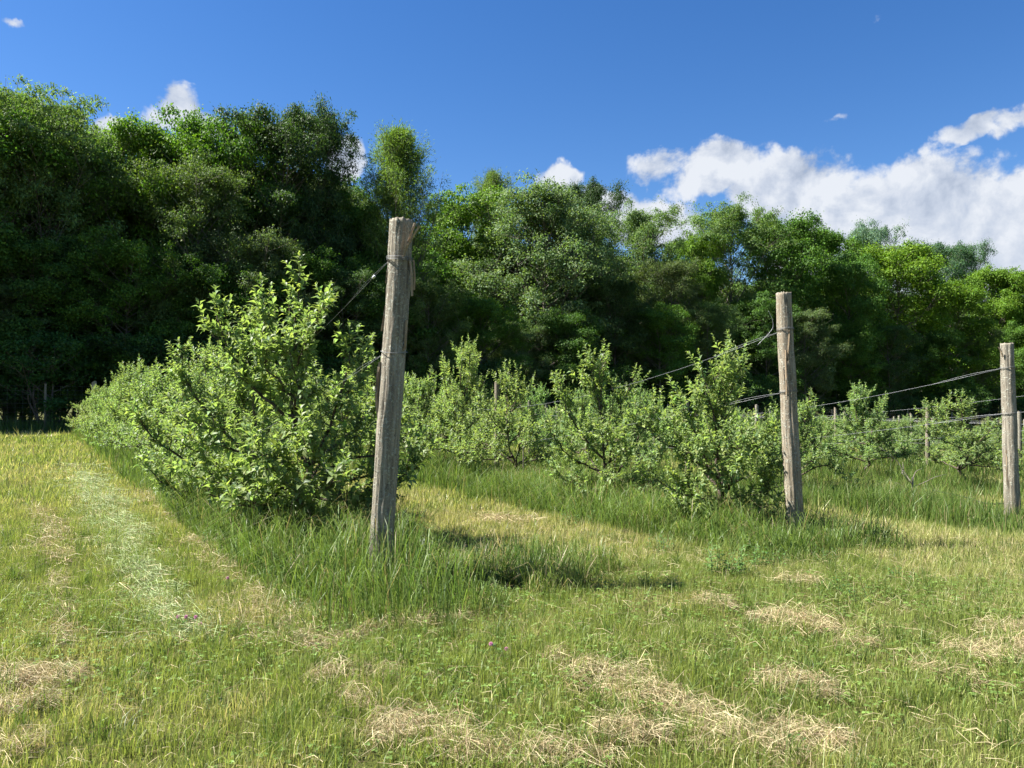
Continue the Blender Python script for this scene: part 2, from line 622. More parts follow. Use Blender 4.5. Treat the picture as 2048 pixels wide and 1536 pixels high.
# ------------------------------------------------------------------ apple trees
def apple_parts(seed, limbs, leafL=.068, shoot_gap=.07, lod=4, base=(.178, .240, .086), trunk=None, r0=.028, dens=1.0):
    """limbs: lists of control points. Returns dict of meshes: trunk, branch list, twigs, leaves"""
    r = np.random.default_rng(seed)
    res = {'branch': []}
    tb = MB()
    tp = curve(trunk, 9)
    tb.tube(tp, np.linspace(r0 * 1.55, r0 * .95, 9) * (1 + .08 * r.standard_normal(9)), 9)
    res['trunk'] = tb.mesh('trunk', MAT_APPLEBARK)
    sh_b, sh_d, sh_L = [], [], []
    axis = np.array(tp[-1])
    for li, lp in enumerate(limbs):
        pts = curve(lp, 12)
        pts[1:-1] += r.normal(0, .012, (10, 3))
        ln = np.linalg.norm(np.diff(pts, axis=0), axis=1).sum()
        bm = MB()
        rr = np.linspace(min(r0 * .72, .008 + ln * .009), .0035, 12)
        bm.tube(pts, rr, 6)
        subs = [pts]
        # secondary branches
        for q in range(int(2 + ln * 3.2)):
            i = r.integers(3, 10)
            tang = unit(pts[i + 1] - pts[i - 1])
            a = unit(r.normal(0, 1, 3))
            a = unit(a - tang * a.dot(tang))
            dd = unit(tang * .55 + a * .75 + np.array([0, 0, .28]))
            l2 = r.uniform(.22, .5) * min(1, ln) * (1.05 - .06 * i)
            e1 = pts[i] + dd * l2 * .5 + r.normal(0, .02, 3)
            e2 = pts[i] + dd * l2 + np.array([0, 0, .10 * l2 / .4]) + r.normal(0, .03, 3)
            sp = curve([pts[i], e1, e2], 7)
            bm.tube(sp, np.linspace(rr[i] * .6, .0025, 7), 4)
            subs.append(sp)
        res['branch'].append(bm.mesh('branch', MAT_APPLEBARK))
        for si, sp in enumerate(subs):
            seg = np.linalg.norm(np.diff(sp, axis=0), axis=1)
            tot_l = seg.sum()
            ns = max(3, int(tot_l / shoot_gap * dens))
            for k in range(ns):
                f = (.16 if si == 0 else .12) + (1 - (.16 if si == 0 else .12)) * (k + r.random()) / ns
                ii = min(len(sp) - 2, int(f * (len(sp) - 1)))
                p = sp[ii] + (sp[ii + 1] - sp[ii]) * (f * (len(sp) - 1) - ii)
                tang = unit(sp[ii + 1] - sp[ii])
                a = unit(r.normal(0, 1, 3))
                a = unit(a - tang * a.dot(tang))
                dd = unit(tang * .35 + a * .7 + np.array([0, 0, .42]))
                sh_b.append(p)
                sh_d.append(dd)
                sh_L.append(r.choice([.05, .10, .18, .26], p=[.3, .33, .25, .12]) * r.uniform(.8, 1.25))
            tang = unit(sp[-1] - sp[-2])
            sh_b.append(sp[-1])
            sh_d.append(unit(tang + np.array([0, 0, .35])))
            sh_L.append(r.uniform(.12, .2))
    tw = MB()
    LP, LD, LN, LL, LC = [], [], [], [], []
    for p, d, L in zip(sh_b, sh_d, sh_L):
        bend = np.array([0, 0, .25 * L])
        sp = np.array([p, p + d * L * .5, p + d * L + bend])
        if L > .08:
            tw.tube(sp, [.0032, .0026, .0016], 3, cap=False)
        nl = max(5, int(4 + L / .0165))
        f = np.linspace(.12, 1.0, nl)
        pos = p + d * L * f[:, None] + bend * (f[:, None] ** 2)
        ang = np.arange(nl) * 2.4 + r.random() * 6.28
        e1 = unit(np.cross(d, [0.3, .2, 1.0]))
        e2 = np.cross(d, e1)
        rad = np.cos(ang)[:, None] * e1 + np.sin(ang)[:, None] * e2
        tipw = f[:, None]
        dirs = unit(rad * (1 - .45 * tipw) + d * (.35 + .6 * tipw) + r.normal(0, .22, (nl, 3)) + np.array([0, 0, .05]))
        nrm = unit(np.array([0, 0, 1.0]) + d * .35 - rad * .25 + r.normal(0, .32, (nl, 3)))
        LP.append(pos)
        LD.append(dirs)
        LN.append(nrm)
        LL.append(leafL * (1.08 - .5 * f ** 3) * r.uniform(.55, 1.22, nl))
        LC.append(f)
    pos, dirs, nrm, LL, LC = map(np.concatenate, (LP, LD, LN, LL, LC))
    v, tr, k = leaf_geo(pos, dirs, nrm, LL, LL * r.uniform(.42, .54, len(LL)), .42, .17, lod)
    c = leaf_cols(len(pos), base, r, .2, .1)
    yg = sm(LC, .7, 1.0)[:, None]
    c = c * (1 - yg * .5) + np.array([.19, .25, .085]) * yg * .5       # young tip leaves are paler
    res['leaves'] = mesh_np('foliage', v, tris=tr, cols=np.repeat(c, k, 0), mat=MAT_APPLE)
    res['twigs'] = tw.mesh('twigs', MAT_APPLEBARK)
    res['nleaf'] = len(pos)
    return res


def apple_limbs(seed, H=2.3, Rd=1.0, nlow=6, nmid=6, ntop=4, z0=.42):
    r = np.random.default_rng(seed)
    lead = [(r.normal(0, .05), r.normal(0, .05), z0), (r.normal(0, .08), r.normal(0, .08), H * .55), (r.normal(0, .12), r.normal(0, .12), H * .93)]
    L = [lead]
    ld = curve(lead, 20)
    a = r.random() * 6.28
    for i in range(nlow):
        a += 6.283 / nlow + r.normal(0, .25)
        rr = Rd * r.uniform(.8, 1.12)
        z = z0 + r.uniform(.0, .25)
        dx, dy = math.cos(a), math.sin(a)
        L.append([ld[int(r.integers(0, 4))], (dx * rr * .5, dy * rr * .5, z + r.uniform(.05, .2)), (dx * rr, dy * rr, z + r.uniform(-.05, .5))])
    for i in range(nmid):
        a += 6.283 / nmid + r.normal(0, .3)
        rr = Rd * r.uniform(.45, .85)
        j = int(r.integers(4, 11))
        z = ld[j][2]
        dx, dy = math.cos(a), math.sin(a)
        L.append([ld[j], (dx * rr * .55, dy * rr * .55, z + .2), (dx * rr, dy * rr, min(H * .88, z + r.uniform(.35, .75)))])
    for i in range(ntop):
        a += 6.283 / ntop + r.normal(0, .4)
        rr = r.uniform(.12, .45)
        j = int(r.integers(9, 15))
        z = ld[j][2]
        dx, dy = math.cos(a), math.sin(a)
        L.append([ld[j], (dx * rr * .8, dy * rr * .8, z + .22), (dx * rr, dy * rr, H * r.uniform(.8, 1.0))])
    trunk = [(r.normal(0, .02), r.normal(0, .02), -.08), (r.normal(0, .03), r.normal(0, .03), z0 * .55), lead[0]]
    return L, trunk


def apple_object(res, loc, label, group, rz=0.0, sc=1.0, scz=None, color=(1, 1, 1), detail=True):
    t = empty('apple_tree', loc, rz)
    t.scale = (sc, sc, scz or sc)
    tag(t, label, 'apple tree', group)
    link('trunk', res['trunk'], t)
    for b in res['branch']:
        link('branch', b, t)
    o = link('foliage', res['leaves'], t)
    o.color = (*color, 1)
    o['kind'] = 'stuff'
    o = link('twigs', res['twigs'], t)
    o['kind'] = 'stuff'
    return t


ORD = ['first', 'second', 'third', 'fourth', 'fifth', 'sixth', 'seventh', 'eighth', 'ninth', 'tenth', 'eleventh', 'twelfth',
       'thirteenth', 'fourteenth', 'fifteenth', 'sixteenth']


def px_limbs(base_px, Y, lims):
    """control points read off the photo, in metres about the trunk's foot; each point is (x px, y px, depth m)"""
    bx, by = base_px
    k = Y / F_PX
    return [[((x - bx) * k, d, (by - y) * k) for x, y, d in l] for l in lims]


G1 = 'apple trees of the row behind the thick near post'
G2 = 'apple trees of the row behind the middle post'
G3 = 'apple trees of the row behind the right post'
G4 = 'apple trees of the fourth row'

# row 1, first tree: the big one left of the near post
s1 = 1.95
b1 = at(s1, 0)
bp = project(b1)
Y1 = b1[1]
hero1 = px_limbs(bp, Y1, [
    [(622, 950, 0), (588, 850, .05), (580, 760, 0), (588, 640, .05), (590, 545, .1)],
    [(580, 760, 0), (612, 700, -.1), (655, 605, -.1)],
    [(585, 740, 0), (540, 680, .1), (512, 585, .15)],
    [(600, 850, 0), (540, 800, -.15), (470, 700, -.2), (440, 615, -.15)],
    [(622, 930, 0), (660, 860, -.2), (700, 760, -.25), (705, 690, -.2)],
    [(622, 930, 0), (690, 870, .2), (740, 800, .35), (730, 720, .4)],
    [(622, 960, 0), (690, 920, -.25), (770, 900, -.4), (810, 840, -.45)],
    [(622, 990, 0), (700, 960, .2), (790, 960, .35), (838, 925, .4)],
    [(622, 985, 0), (540, 920, -.3), (470, 880, -.45), (420, 830, -.5)],
    [(622, 1000, 0), (560, 965, -.2), (470, 960, -.35), (395, 940, -.4)],
    [(622, 1000, 0), (600, 950, -.5), (590, 920, -.8), (570, 860, -.95)],
    [(622, 990, 0), (660, 970, -.4), (690, 960, -.75), (720, 930, -.85)],
    [(622, 960, 0), (560, 870, .3), (500, 800, .55), (470, 760, .6)],
    [(622, 960, 0), (650, 880, .4), (660, 820, .7), (650, 770, .8)],
    [(622, 990, 0), (700, 1000, -.1), (770, 990, -.2), (800, 960, -.2)],
    [(622, 1010, 0), (560, 1010, -.35), (480, 985, -.5), (440, 960, -.5)],
    [(622, 1010, 0), (680, 1012, -.35), (750, 1005, -.5), (790, 975, -.5)],
    [(622, 1005, 0), (632, 992, -.6), (650, 960, -.95)],
    [(622, 1005, 0), (580, 1000, -.55), (530, 970, -.85)],
    [(622, 940, 0), (650, 900, -.45), (640, 850, -.7)],
    [(590, 820, 0), (610, 780, -.25), (600, 710, -.4)],
    [(590, 800, 0), (560, 760, -.2), (530, 700, -.35)]])
trunk1 = [(0, 0, -.1), (.01, 0, .3), hero1[0][0]]
resH1 = apple_parts(101, hero1, .096, .062, 4, trunk=trunk1, r0=.036, dens=.86)
apple_object(resH1, b1, 'tallest bushy apple tree, right beside the thick near post', G1)

# row 1, second tree
b2 = at(4.05, 0)
bp = project(b2)
hero2 = px_limbs(bp, b2[1], [
    [(515, 950, 0), (510, 850, 0), (495, 720, 0), (470, 600, 0)],
    [(515, 930, 0), (440, 830, -.1), (385, 740, -.2), (372, 680, -.2)],
    [(512, 880, 0), (470, 780, .2), (440, 690, .3)],
    [(515, 920, 0), (590, 830, .2), (620, 740, .3)],
    [(515, 960, 0), (430, 920, -.4), (350, 860, -.6), (320, 800, -.6)],
    [(515, 975, 0), (440, 970, -.3), (380, 965, -.5), (335, 915, -.6)],
    [(515, 960, 0), (470, 910, -.6), (430, 860, -1.0)],
    [(515, 970, 0), (500, 950, -.6), (480, 930, -1.1)],
    [(515, 960, 0), (600, 920, .2), (680, 900, .4)],
    [(515, 960, 0), (400, 900, .3), (310, 850, .5)],
    [(505, 800, 0), (540, 720, -.2), (545, 650, -.25)],
    [(515, 920, 0), (500, 850, .5), (480, 780, .8)]])
resH2 = apple_parts(102, hero2, .09, .066, 4, trunk=[(0, 0, -.1), (0, 0, .3), hero2[0][0]], r0=.034, dens=.88)
apple_object(resH2, b2, 'tall apple tree touching the tallest one on its left side, second in its row', G1, scz=.92)

# row 2, first two trees
b3 = at(.61, PITCH_U)
bp = project(b3)
k3 = b3[1]
hero3 = px_limbs(bp, k3, [
    [(1440, 980, 0), (1432, 880, 0), (1440, 790, 0), (1452, 712, 0)],
    [(1440, 900, 0), (1420, 820, -.1), (1400, 735, -.1)],
    [(1438, 860, 0), (1465, 790, .1), (1492, 712, .1)],
    [(1440, 920, 0), (1380, 860, -.2), (1345, 790, -.2)],
    [(1440, 960, 0), (1370, 910, -.2), (1300, 870, -.3), (1285, 830, -.3)],
    [(1440, 960, 0), (1500, 900, -.2), (1545, 830, -.25)],
    [(1440, 980, 0), (1510, 940, -.2), (1562, 900, -.3)],
    [(1440, 1000, 0), (1380, 990, -.3), (1310, 960, -.5), (1275, 930, -.5)],
    [(1440, 1000, 0), (1490, 980, -.4), (1530, 960, -.6)],
    [(1440, 1000, 0), (1430, 960, -.6), (1430, 920, -.9)],
    [(1440, 980, 0), (1480, 900, .5), (1500, 840, .7)],
    [(1440, 980, 0), (1390, 900, .5), (1370, 830, .7)],
    [(1440, 1010, 0), (1400, 1010, -.5), (1350, 1000, -.8)],
    [(1440, 1010, 0), (1470, 1005, -.5), (1500, 990, -.85)],
    [(1440, 960, 0), (1450, 900, -.45), (1455, 850, -.65)],
    [(1440, 960, 0), (1400, 930, -.45), (1380, 880, -.65)]])
resH3 = apple_parts(103, hero3, .078, .06, 4, trunk=[(0, 0, -.1), (0, 0, .15), hero3[0][0]], r0=.03)
apple_object(resH3, b3, 'round apple tree just left of the middle post', G2)

b4 = at(2.8, PITCH_U)
bp = project(b4)
hero4 = px_limbs(bp, b4[1], [
    [(1212, 960, 0), (1205, 860, 0), (1200, 780, 0), (1208, 705, 0)],
    [(1205, 840, 0), (1190, 780, -.1), (1182, 730, -.1)],
    [(1210, 900, 0), (1240, 830, .1), (1272, 750, .1)],
    [(1210, 920, 0), (1150, 850, -.1), (1115, 770, -.1)],
    [(1212, 930, 0), (1270, 880, -.2), (1300, 810, -.2)],
    [(1212, 950, 0), (1140, 910, -.2), (1095, 860, -.3)],
    [(1212, 980, 0), (1150, 970, -.3), (1100, 930, -.4)],
    [(1212, 980, 0), (1280, 950, -.3), (1310, 910, -.4)],
    [(1212, 970, 0), (1230, 930, -.6), (1240, 890, -.9)],
    [(1212, 970, 0), (1180, 900, .5), (1170, 840, .7)],
    [(1212, 970, 0), (1250, 900, .5), (1260, 830, .7)],
    [(1212, 990, 0), (1180, 985, -.5), (1150, 970, -.9)],
    [(1212, 985, 0), (1245, 980, -.5), (1275, 960, -.85)],
    [(1212, 940, 0), (1215, 900, -.45), (1205, 850, -.65)]])
resH4 = apple_parts(104, hero4, .076, .064, 4, trunk=[(0, 0, -.1), (0, 0, .2), hero4[0][0]], r0=.03)
apple_object(resH4, b4, 'apple tree with a tall top shoot, second from the middle post', G2)

GEN = []
for sdx, (H, Rd, lod, gap, lf) in enumerate([(2.35, 1.1, 4, .075, .07), (2.2, 1.05, 2, .085, .072), (2.5, 1.1, 2, .085, .072),
                                             (2.1, 1.15, 2, .088, .072), (2.3, 1.0, 2, .09, .072)]):
    lims, trk = apple_limbs(200 + sdx, H, Rd)
    GEN.append(apple_parts(300 + sdx, lims, lf, gap, lod, trunk=trk, r0=.032, dens=1.05))

H1 = [0, 0, 2.05, 2.3, 2.15, 2.3, 2.1, 2.3, 2.1, 2.15, 2.05, 1.95, 1.85, 1.7, 1.6]
for i in range(2, 15):
    s = 1.95 + 2.12 * i + rng.normal(0, .08)
    p = at(s, rng.normal(0, .08))
    k = i % 5 if i > 3 else (0 if i == 2 else 2)
    h = H1[i]
    apple_object(GEN[k], p, f'apple tree in the long left row, {ORD[i]} counted from the thick near post', G1, rng.uniform(0, 6.28), 1.0, h / 2.3,
                 (1 + rng.normal(0, .05), 1 + rng.normal(0, .03), 1))
S2 = [5.3, 6.9, 8.7, 10.8, 12.9, 15, 17.2, 19.3, 21.4, 23.6, 25.7, 27.8, 30]
for i, s in enumerate(S2):
    p = at(s, PITCH_U + rng.normal(0, .08))
    h = [2.25, 2.45, 2.35, 2.2, 2.3, 2.1, 2.3][i % 7]
    apple_object(GEN[(i + 1) % 5], p, f'apple tree in the middle row, {ORD[i + 2]} counted from the middle post', G2, rng.uniform(0, 6.28),
                 .85 if i == 0 else .95, h / 2.3, (.98 + rng.normal(0, .05), 1, 1.05))
for i in range(14):
    s = 2.95 + 2.12 * i
    p = at(s, 2 * PITCH_U + rng.normal(0, .08))
    if project(p)[0] > 2150:
        continue
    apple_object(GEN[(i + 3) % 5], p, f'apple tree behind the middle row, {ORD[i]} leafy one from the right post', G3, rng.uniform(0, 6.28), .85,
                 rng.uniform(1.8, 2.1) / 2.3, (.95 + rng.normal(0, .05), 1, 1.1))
lab4 = {0: 'low apple tree half hidden behind the right post', 1: 'apple tree with a forked bare foot between the two right posts',
        2: 'dense apple tree right of the thin upright line post'}
for i in range(14):
    s = .4 + 2.08 * i
    p = at(s, 3 * PITCH_U + rng.normal(0, .06))
    if project(p)[0] > 2200:
        continue
    lab = lab4.get(i, f'apple tree of the fourth row, {ORD[i]} from its near end')
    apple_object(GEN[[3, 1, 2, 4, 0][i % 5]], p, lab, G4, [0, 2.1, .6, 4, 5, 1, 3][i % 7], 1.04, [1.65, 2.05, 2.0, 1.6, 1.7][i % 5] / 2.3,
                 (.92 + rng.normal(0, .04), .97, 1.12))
for row in range(4, 12):
    for i in range(14):
        s = .3 + 2.15 * i + rng.normal(0, .1)
        p = at(s, row * PITCH_U + rng.normal(0, .08))
        x, y = project(p)
        if x > 2120 or x < 900 or (row > 6 and i % 2):
            continue
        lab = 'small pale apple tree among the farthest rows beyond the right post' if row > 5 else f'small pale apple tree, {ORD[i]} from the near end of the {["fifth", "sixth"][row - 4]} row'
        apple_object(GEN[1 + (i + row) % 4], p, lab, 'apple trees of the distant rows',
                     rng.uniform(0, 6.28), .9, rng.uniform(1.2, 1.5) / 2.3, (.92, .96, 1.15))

# bare sapling in the gap of row 3
dp = px_ground(1822, 1003)
t = empty('dead_sapling', dp)
tag(t, 'small leafless sapling with grey twigs standing in the grass gap', 'sapling')
kk = dp[1] / F_PX


def dpx(x, y, d=0):
    return ((x - 1822) * kk, d, (1003 - y) * kk)


m = MB()
m.tube(curve([dpx(1822, 1030), dpx(1825, 985), dpx(1826, 955)], 8), np.linspace(.022, .014, 8), 8)
m.build('trunk', MAT_DEADWOOD, t)
for pp in [[(1826, 960), (1835, 945, .05), (1848, 938, .05)], [(1825, 970), (1805, 950, -.05), (1800, 928), (1780, 910), (1760, 895)],
           [(1824, 985), (1808, 975), (1795, 965, .05)], [(1825, 975), (1850, 965), (1870, 955), (1900, 950, .1)],
           [(1823, 1000), (1806, 990), (1790, 965)], [(1825, 968), (1815, 945, .1), (1812, 930, .1)], [(1804, 948), (1808, 938), (1806, 925)]]:
    m = MB()
    m.tube(curve([dpx(*q) for q in pp], 8), np.linspace(.009, .003, 8), 5)
    m.build('branch', MAT_DEADWOOD, t)


# ------------------------------------------------------------------ posts
def make_post(name, base_px, top_px, Y, rad_base, rad_top, mat, seed, label, sink=.25):
    """a round split-barked post leaning as in the photo; origin at its foot"""
    k = Y / F_PX
    v = px_dir(*base_px)
    foot = np.array([v.x, v.y, v.z]) * (Y / v.y)
    foot[2] = float(zg(foot[0], foot[1]))
    tv = px_dir(*top_px)
    top = np.array([tv.x, tv.y, tv.z]) * (Y / tv.y) + np.array([0, 0, CAM_H])
    axis = Vector(top - foot)
    Ht = axis.length
    root = empty(name, foot)
    root.rotation_euler = axis.to_track_quat('Z', 'Y').to_euler()
    tag(root, label, 'post', 'end posts of the three near rows')
    ns, nr = 56, 110
    vs = []
    off = Vector((seed * 11.3, seed * 7.1, seed * 3.7))
    for i in range(nr):
        z = -sink + (Ht + sink) * i / (nr - 1)
        f = max(0, z / Ht)
        r0 = rad_base + (rad_top - rad_base) * f
        cx = .020 * mnoise.noise(Vector((0, 0, z * 1.3)) + off) + .006 * mnoise.noise(Vector((0, 3, z * 5)) + off)
        cy = .012 * mnoise.noise(Vector((5, 0, z * 1.3)) + off)
        for j in range(ns):
            a = j / ns * 2 * math.pi
            ca, sa = math.cos(a), math.sin(a)
            p = Vector((ca * 1.6, sa * 1.6, z * .55)) + off
            n1 = mnoise.noise(p)
            n2 = mnoise.noise(Vector((ca * 6, sa * 6, z * 1.1)) + off)
            n3 = mnoise.noise(Vector((ca * 13, sa * 13, z * 6)) + off) + .7 * max(0, mnoise.noise(Vector((ca * 4, sa * 4, z * 3)) + off * 3) - .15)
            ck = mnoise.noise(Vector((ca * 3.3, sa * 3.3, z * .22)) + off * 2)
            crack = -max(0, .09 - abs(ck)) / .09 * .10
            r = r0 * (1 + .07 * n1 + .055 * n2 + .045 * n3 + crack)
            zz = z
            if i == nr - 1:
                zz += .012 * n2 + .01 * n3
            vs.append((cx + r * ca, cy + r * sa, zz))
    fs = []
    for i in range(nr - 1):
        for j in range(ns):
            q = (j + 1) % ns
            fs.append((i * ns + j, i * ns + q, (i + 1) * ns + q, (i + 1) * ns + j))
    c = len(vs)
    # sawn end, slightly rough
    for rf in (.6, .25):
        for j in range(ns):
            a = j / ns * 2 * math.pi
            vs.append((rad_top * rf * math.cos(a), rad_top * rf * math.sin(a), Ht + .006 * mnoise.noise(Vector((math.cos(a) * 9, math.sin(a) * 9, rf * 9)))))
    for j in range(ns):
        q = (j + 1) % ns
        fs.append(((nr - 1) * ns + j, (nr - 1) * ns + q, c + q, c + j))
        fs.append((c + j, c + q, c + ns + q, c + ns + j))
    fs.append(tuple(c + ns + j for j in range(ns)))
    me = bpy.data.meshes.new('shaft')
    me.from_pydata(vs, [], fs)
    me.materials.append(mat)
    me.polygons.foreach_set('use_smooth', np.ones(len(me.polygons), dtype=bool))
    me.update()
    link('shaft', me, root)

    def local(x, y, d=0.0):
        """photo pixel at the post's distance -> the post's own coordinates"""
        vv = px_dir(x, y)
        w = np.array([vv.x, vv.y, vv.z]) * ((Y + d) / vv.y) + np.array([0, 0, CAM_H])
        return root.matrix_basis.inverted() @ Vector(w)

    def strip(nm, pxs, width, thick, d, mt, bow=.01):
        """a splinter or bark strip along photo points"""
        P = curve([tuple(local(x, y, d + dd)) for x, y, dd in pxs], 10)
        n = len(P)
        V, Fc = [], []
        sd_ = np.array([1.0, 0, 0])
        for i, p in enumerate(P):
            w = width * (.55 + .45 * math.sin(math.pi * min(1, .15 + .85 * i / (n - 1)))) * (1 + .25 * random.uniform(-1, 1))
            nrm = np.array([0, -1.0, 0])
            for sx, off_ in ((-1, 0), (0, bow), (1, 0)):
                V.append(p + sd_ * sx * w / 2 + nrm * (thick / 2 + off_))
            for sx, off_ in ((1, 0), (0, bow), (-1, 0)):
                V.append(p + sd_ * sx * w / 2 + nrm * (-thick / 2 + off_))
        for i in range(n - 1):
            for j in range(6):
                q = (j + 1) % 6
                Fc.append((i * 6 + j, i * 6 + q, (i + 1) * 6 + q, (i + 1) * 6 + j))
        Fc.append(tuple(range(6))[::-1])
        Fc.append(tuple((n - 1) * 6 + j for j in range(6)))
        b = MB()
        b.add(V, Fc)
        return b.build(nm, mt, root, smooth=False)

    def wrap(z, r, turns=2, tilt=.0):
        b = MB()
        for q in range(turns):
            a = np.linspace(0, 2 * math.pi, 40)
            rr = r * (1.06 + .02 * np.sin(a * 3 + q))
            b.tube(np.stack([rr * np.cos(a), rr * np.sin(a), z + q * .012 + tilt * np.cos(a)], -1), .0028, 5)
        return b.build('wire_wrap', MAT_WIRE_DULL, root)

    return root, local, strip, wrap, Ht, top


post1, lo1, strip1, wrap1, Hp1, top1 = make_post('end_post', (759, 1172), (804, 440), 6.2, .098, .094, MAT_POST[0], 1,
                                                 'thick leaning grey post with loose bark, nearest to the viewer')
Yp = 6.2
strip1('splinter', [(808, 502, -.11), (822, 478, -.115), (838, 452, -.13)], .028, .008, 0, MAT_BARKSTRIP)
strip1('splinter', [(806, 512, -.11), (820, 470, -.10), (829, 446, -.09)], .035, .01, 0, MAT_BARKSTRIP)
strip1('bark_strip', [(818, 515, -.04), (822, 545, -.045), (823, 592, -.05)], .026, .008, 0, MAT_BARKSTRIP)
strip1('bark_strip', [(826, 520, .0), (828, 555, .0), (827, 580, .0)], .016, .006, 0, MAT_BARKSTRIP)
strip1('bark_strip', [(774, 538, -.02), (773, 552, -.02), (771, 566, -.02)], .016, .006, 0, MAT_BARKSTRIP)
strip1('bark_strip', [(770, 612, -.02), (766, 640, -.02), (762, 662, -.02)], .012, .006, 0, MAT_BARKSTRIP)
strip1('bark_slab', [(760, 724, -.02), (755, 755, -.03), (753, 800, -.03), (757, 840, -.03)], .04, .016, 0, MAT_BARKSTRIP, .012)
strip1('bark_slab', [(765, 850, -.03), (762, 920, -.03), (758, 990, -.03)], .02, .01, 0, MAT_BARKSTRIP, .006)
strip1('bark_slab', [(812, 640, -.05), (810, 680, -.055), (808, 700, -.05)], .02, .008, 0, MAT_BARKSTRIP)
z_up = lo1(798, 521).z
z_lo = lo1(785, 703).z
wrap1(z_up, .1, 3, .006)
wrap1(z_lo, .1, 1, .018)

post2, lo2, strip2, wrap2, Hp2, top2 = make_post('end_post', (1592, 1078), (1567, 586), 8.3, .096, .079, MAT_POST[1], 2,
                                                 'brown weathered post with a long vertical split, in the middle of the three')
strip2('bark_slab', [(1601, 992, -.06), (1603, 1020, -.06), (1602, 1052, -.06)], .034, .02, 0, MAT_BARKSTRIP, .01)
strip2('bark_strip', [(1580, 660, -.085), (1578, 690, -.085), (1576, 722, -.085)], .018, .006, 0, MAT_BARKSTRIP)
strip2('bark_strip', [(1572, 700, -.09), (1573, 760, -.09), (1574, 800, -.09)], .024, .008, 0, MAT_BARKSTRIP)
z2u = lo2(1572, 660).z
z2l = lo2(1578, 784).z
wrap2(z2u, .086, 2, .008)
wrap2(z2l, .088, 2, .006)

post3, lo3, strip3, wrap3, Hp3, top3 = make_post('end_post', (2026, 1064), (2013, 687), 10.68, .102, .08, MAT_POST[2], 3,
                                                 'grey round post at the right edge of the picture')
strip3('splinter', [(2006, 714, -.05), (2002, 702, -.05), (1997, 694, -.05)], .022, .01, 0, MAT_BARKSTRIP)
strip3('bark_slab', [(2034, 950, -.04), (2036, 990, -.04), (2037, 1020, -.04)], .03, .014, 0, MAT_BARKSTRIP)
strip3('bark_strip', [(2013, 900, -.1), (2014, 930, -.1), (2015, 970, -.1)], .02, .008, 0, MAT_BARKSTRIP)
wrap3(lo3(2014, 737).z, .09, 2, .006)
wrap3(lo3(2016, 828).z, .093, 2, .006)

# thinner line posts along the rows
lp_me = {}


def line_post_mesh(kind):
    if kind in lp_me:
        return lp_me[kind]
    b = MB()
    n = 14
    z = np.linspace(-.2, 1.0, n)
    r = np.random.default_rng(500 + kind)
    b.tube(np.stack([r.normal(0, .004, n).cumsum() * .5, r.normal(0, .004, n).cumsum() * .5, z], -1), np.linspace(1.05, .92, n) * (1 + r.normal(0, .03, n)), 12)
    lp_me[kind] = b.mesh('shaft', MAT_POST[kind % 3], True)
    return lp_me[kind]


def line_post(p, H, rad, label, kind, group, name='line_post'):
    """unit shaft mesh is 1 m tall and 1 m in radius in x,y before scaling"""
    o = link(name, line_post_mesh(kind))
    o.location = p
    o.scale = (rad, rad, H)
    o.rotation_euler = (rng.normal(0, .012), rng.normal(0, .012), rng.uniform(0, 6))
    tag(o, label, 'post', group)
    return o


# fix the line post radius: mesh tube is built with radius about 1 and wander in metres of radius
LINE_S = [5.75, 11.6, 17.4, 23.2]
row_word = ['left', 'middle', 'third', 'fourth', 'fifth', 'sixth', 'seventh', 'eighth', 'ninth', 'tenth', 'eleventh', 'twelfth']
for row in range(0, 12):
    for j, s in enumerate(LINE_S):
        p = at(s + rng.normal(0, .1), row * PITCH_U)
        x, y = project(p)
        if x > 2100 or (row == 0):
            continue
        H = {1: 1.84, 3: 1.63}.get(row, 1.75) + rng.normal(0, .05)
        if row == 3 and j == 0:
            lab = 'thin upright line post standing clear right of the middle post'
            p = px_ground(1622, 945)
        elif row == 1 and j == 0:
            lab = 'thin line post rising behind the second tree gap of the middle row'
        elif row > 4:
            lab = 'thin line post among the distant trellis rows'
        else:
            lab = f'thin line post, {ORD[j]} along the {row_word[row]} row of trees'
        line_post(p, H, .052 if row < 4 else .06, lab, (row + j) % 5, 'line posts along the rows')
    p = at(33.2, row * PITCH_U)
    if project(p)[0] < 2080:
        line_post(p, 2.3 if row == 0 else 2.05, .11, 'grey end post at the far end of the left row' if row == 0 else
                  f'far end post of the {row_word[row]} row below the wood', row % 5, 'far end posts')


# ------------------------------------------------------------------ trellis wires
def wire(pts, rad, label, group='trellis wires', mat=None, name='trellis_wire', n=40):
    b = MB()
    b.tube(curve(pts, n), rad, 4)
    o = b.build(name, mat or MAT_WIRE, None)
    tag(o, label, 'wire', group)
    return o


def sagline(a, b, sag, n=9):
    t = np.linspace(0, 1, n)[:, None]
    p = np.asarray(a) * (1 - t) + np.asarray(b) * t
    p[:, 2] -= sag * 4 * (t * (1 - t))[:, 0]
    return p


def wpt(root, lo, px_y, x, d):
    root_m = root.matrix_basis
    return np.array(root_m @ lo(x, px_y, d))


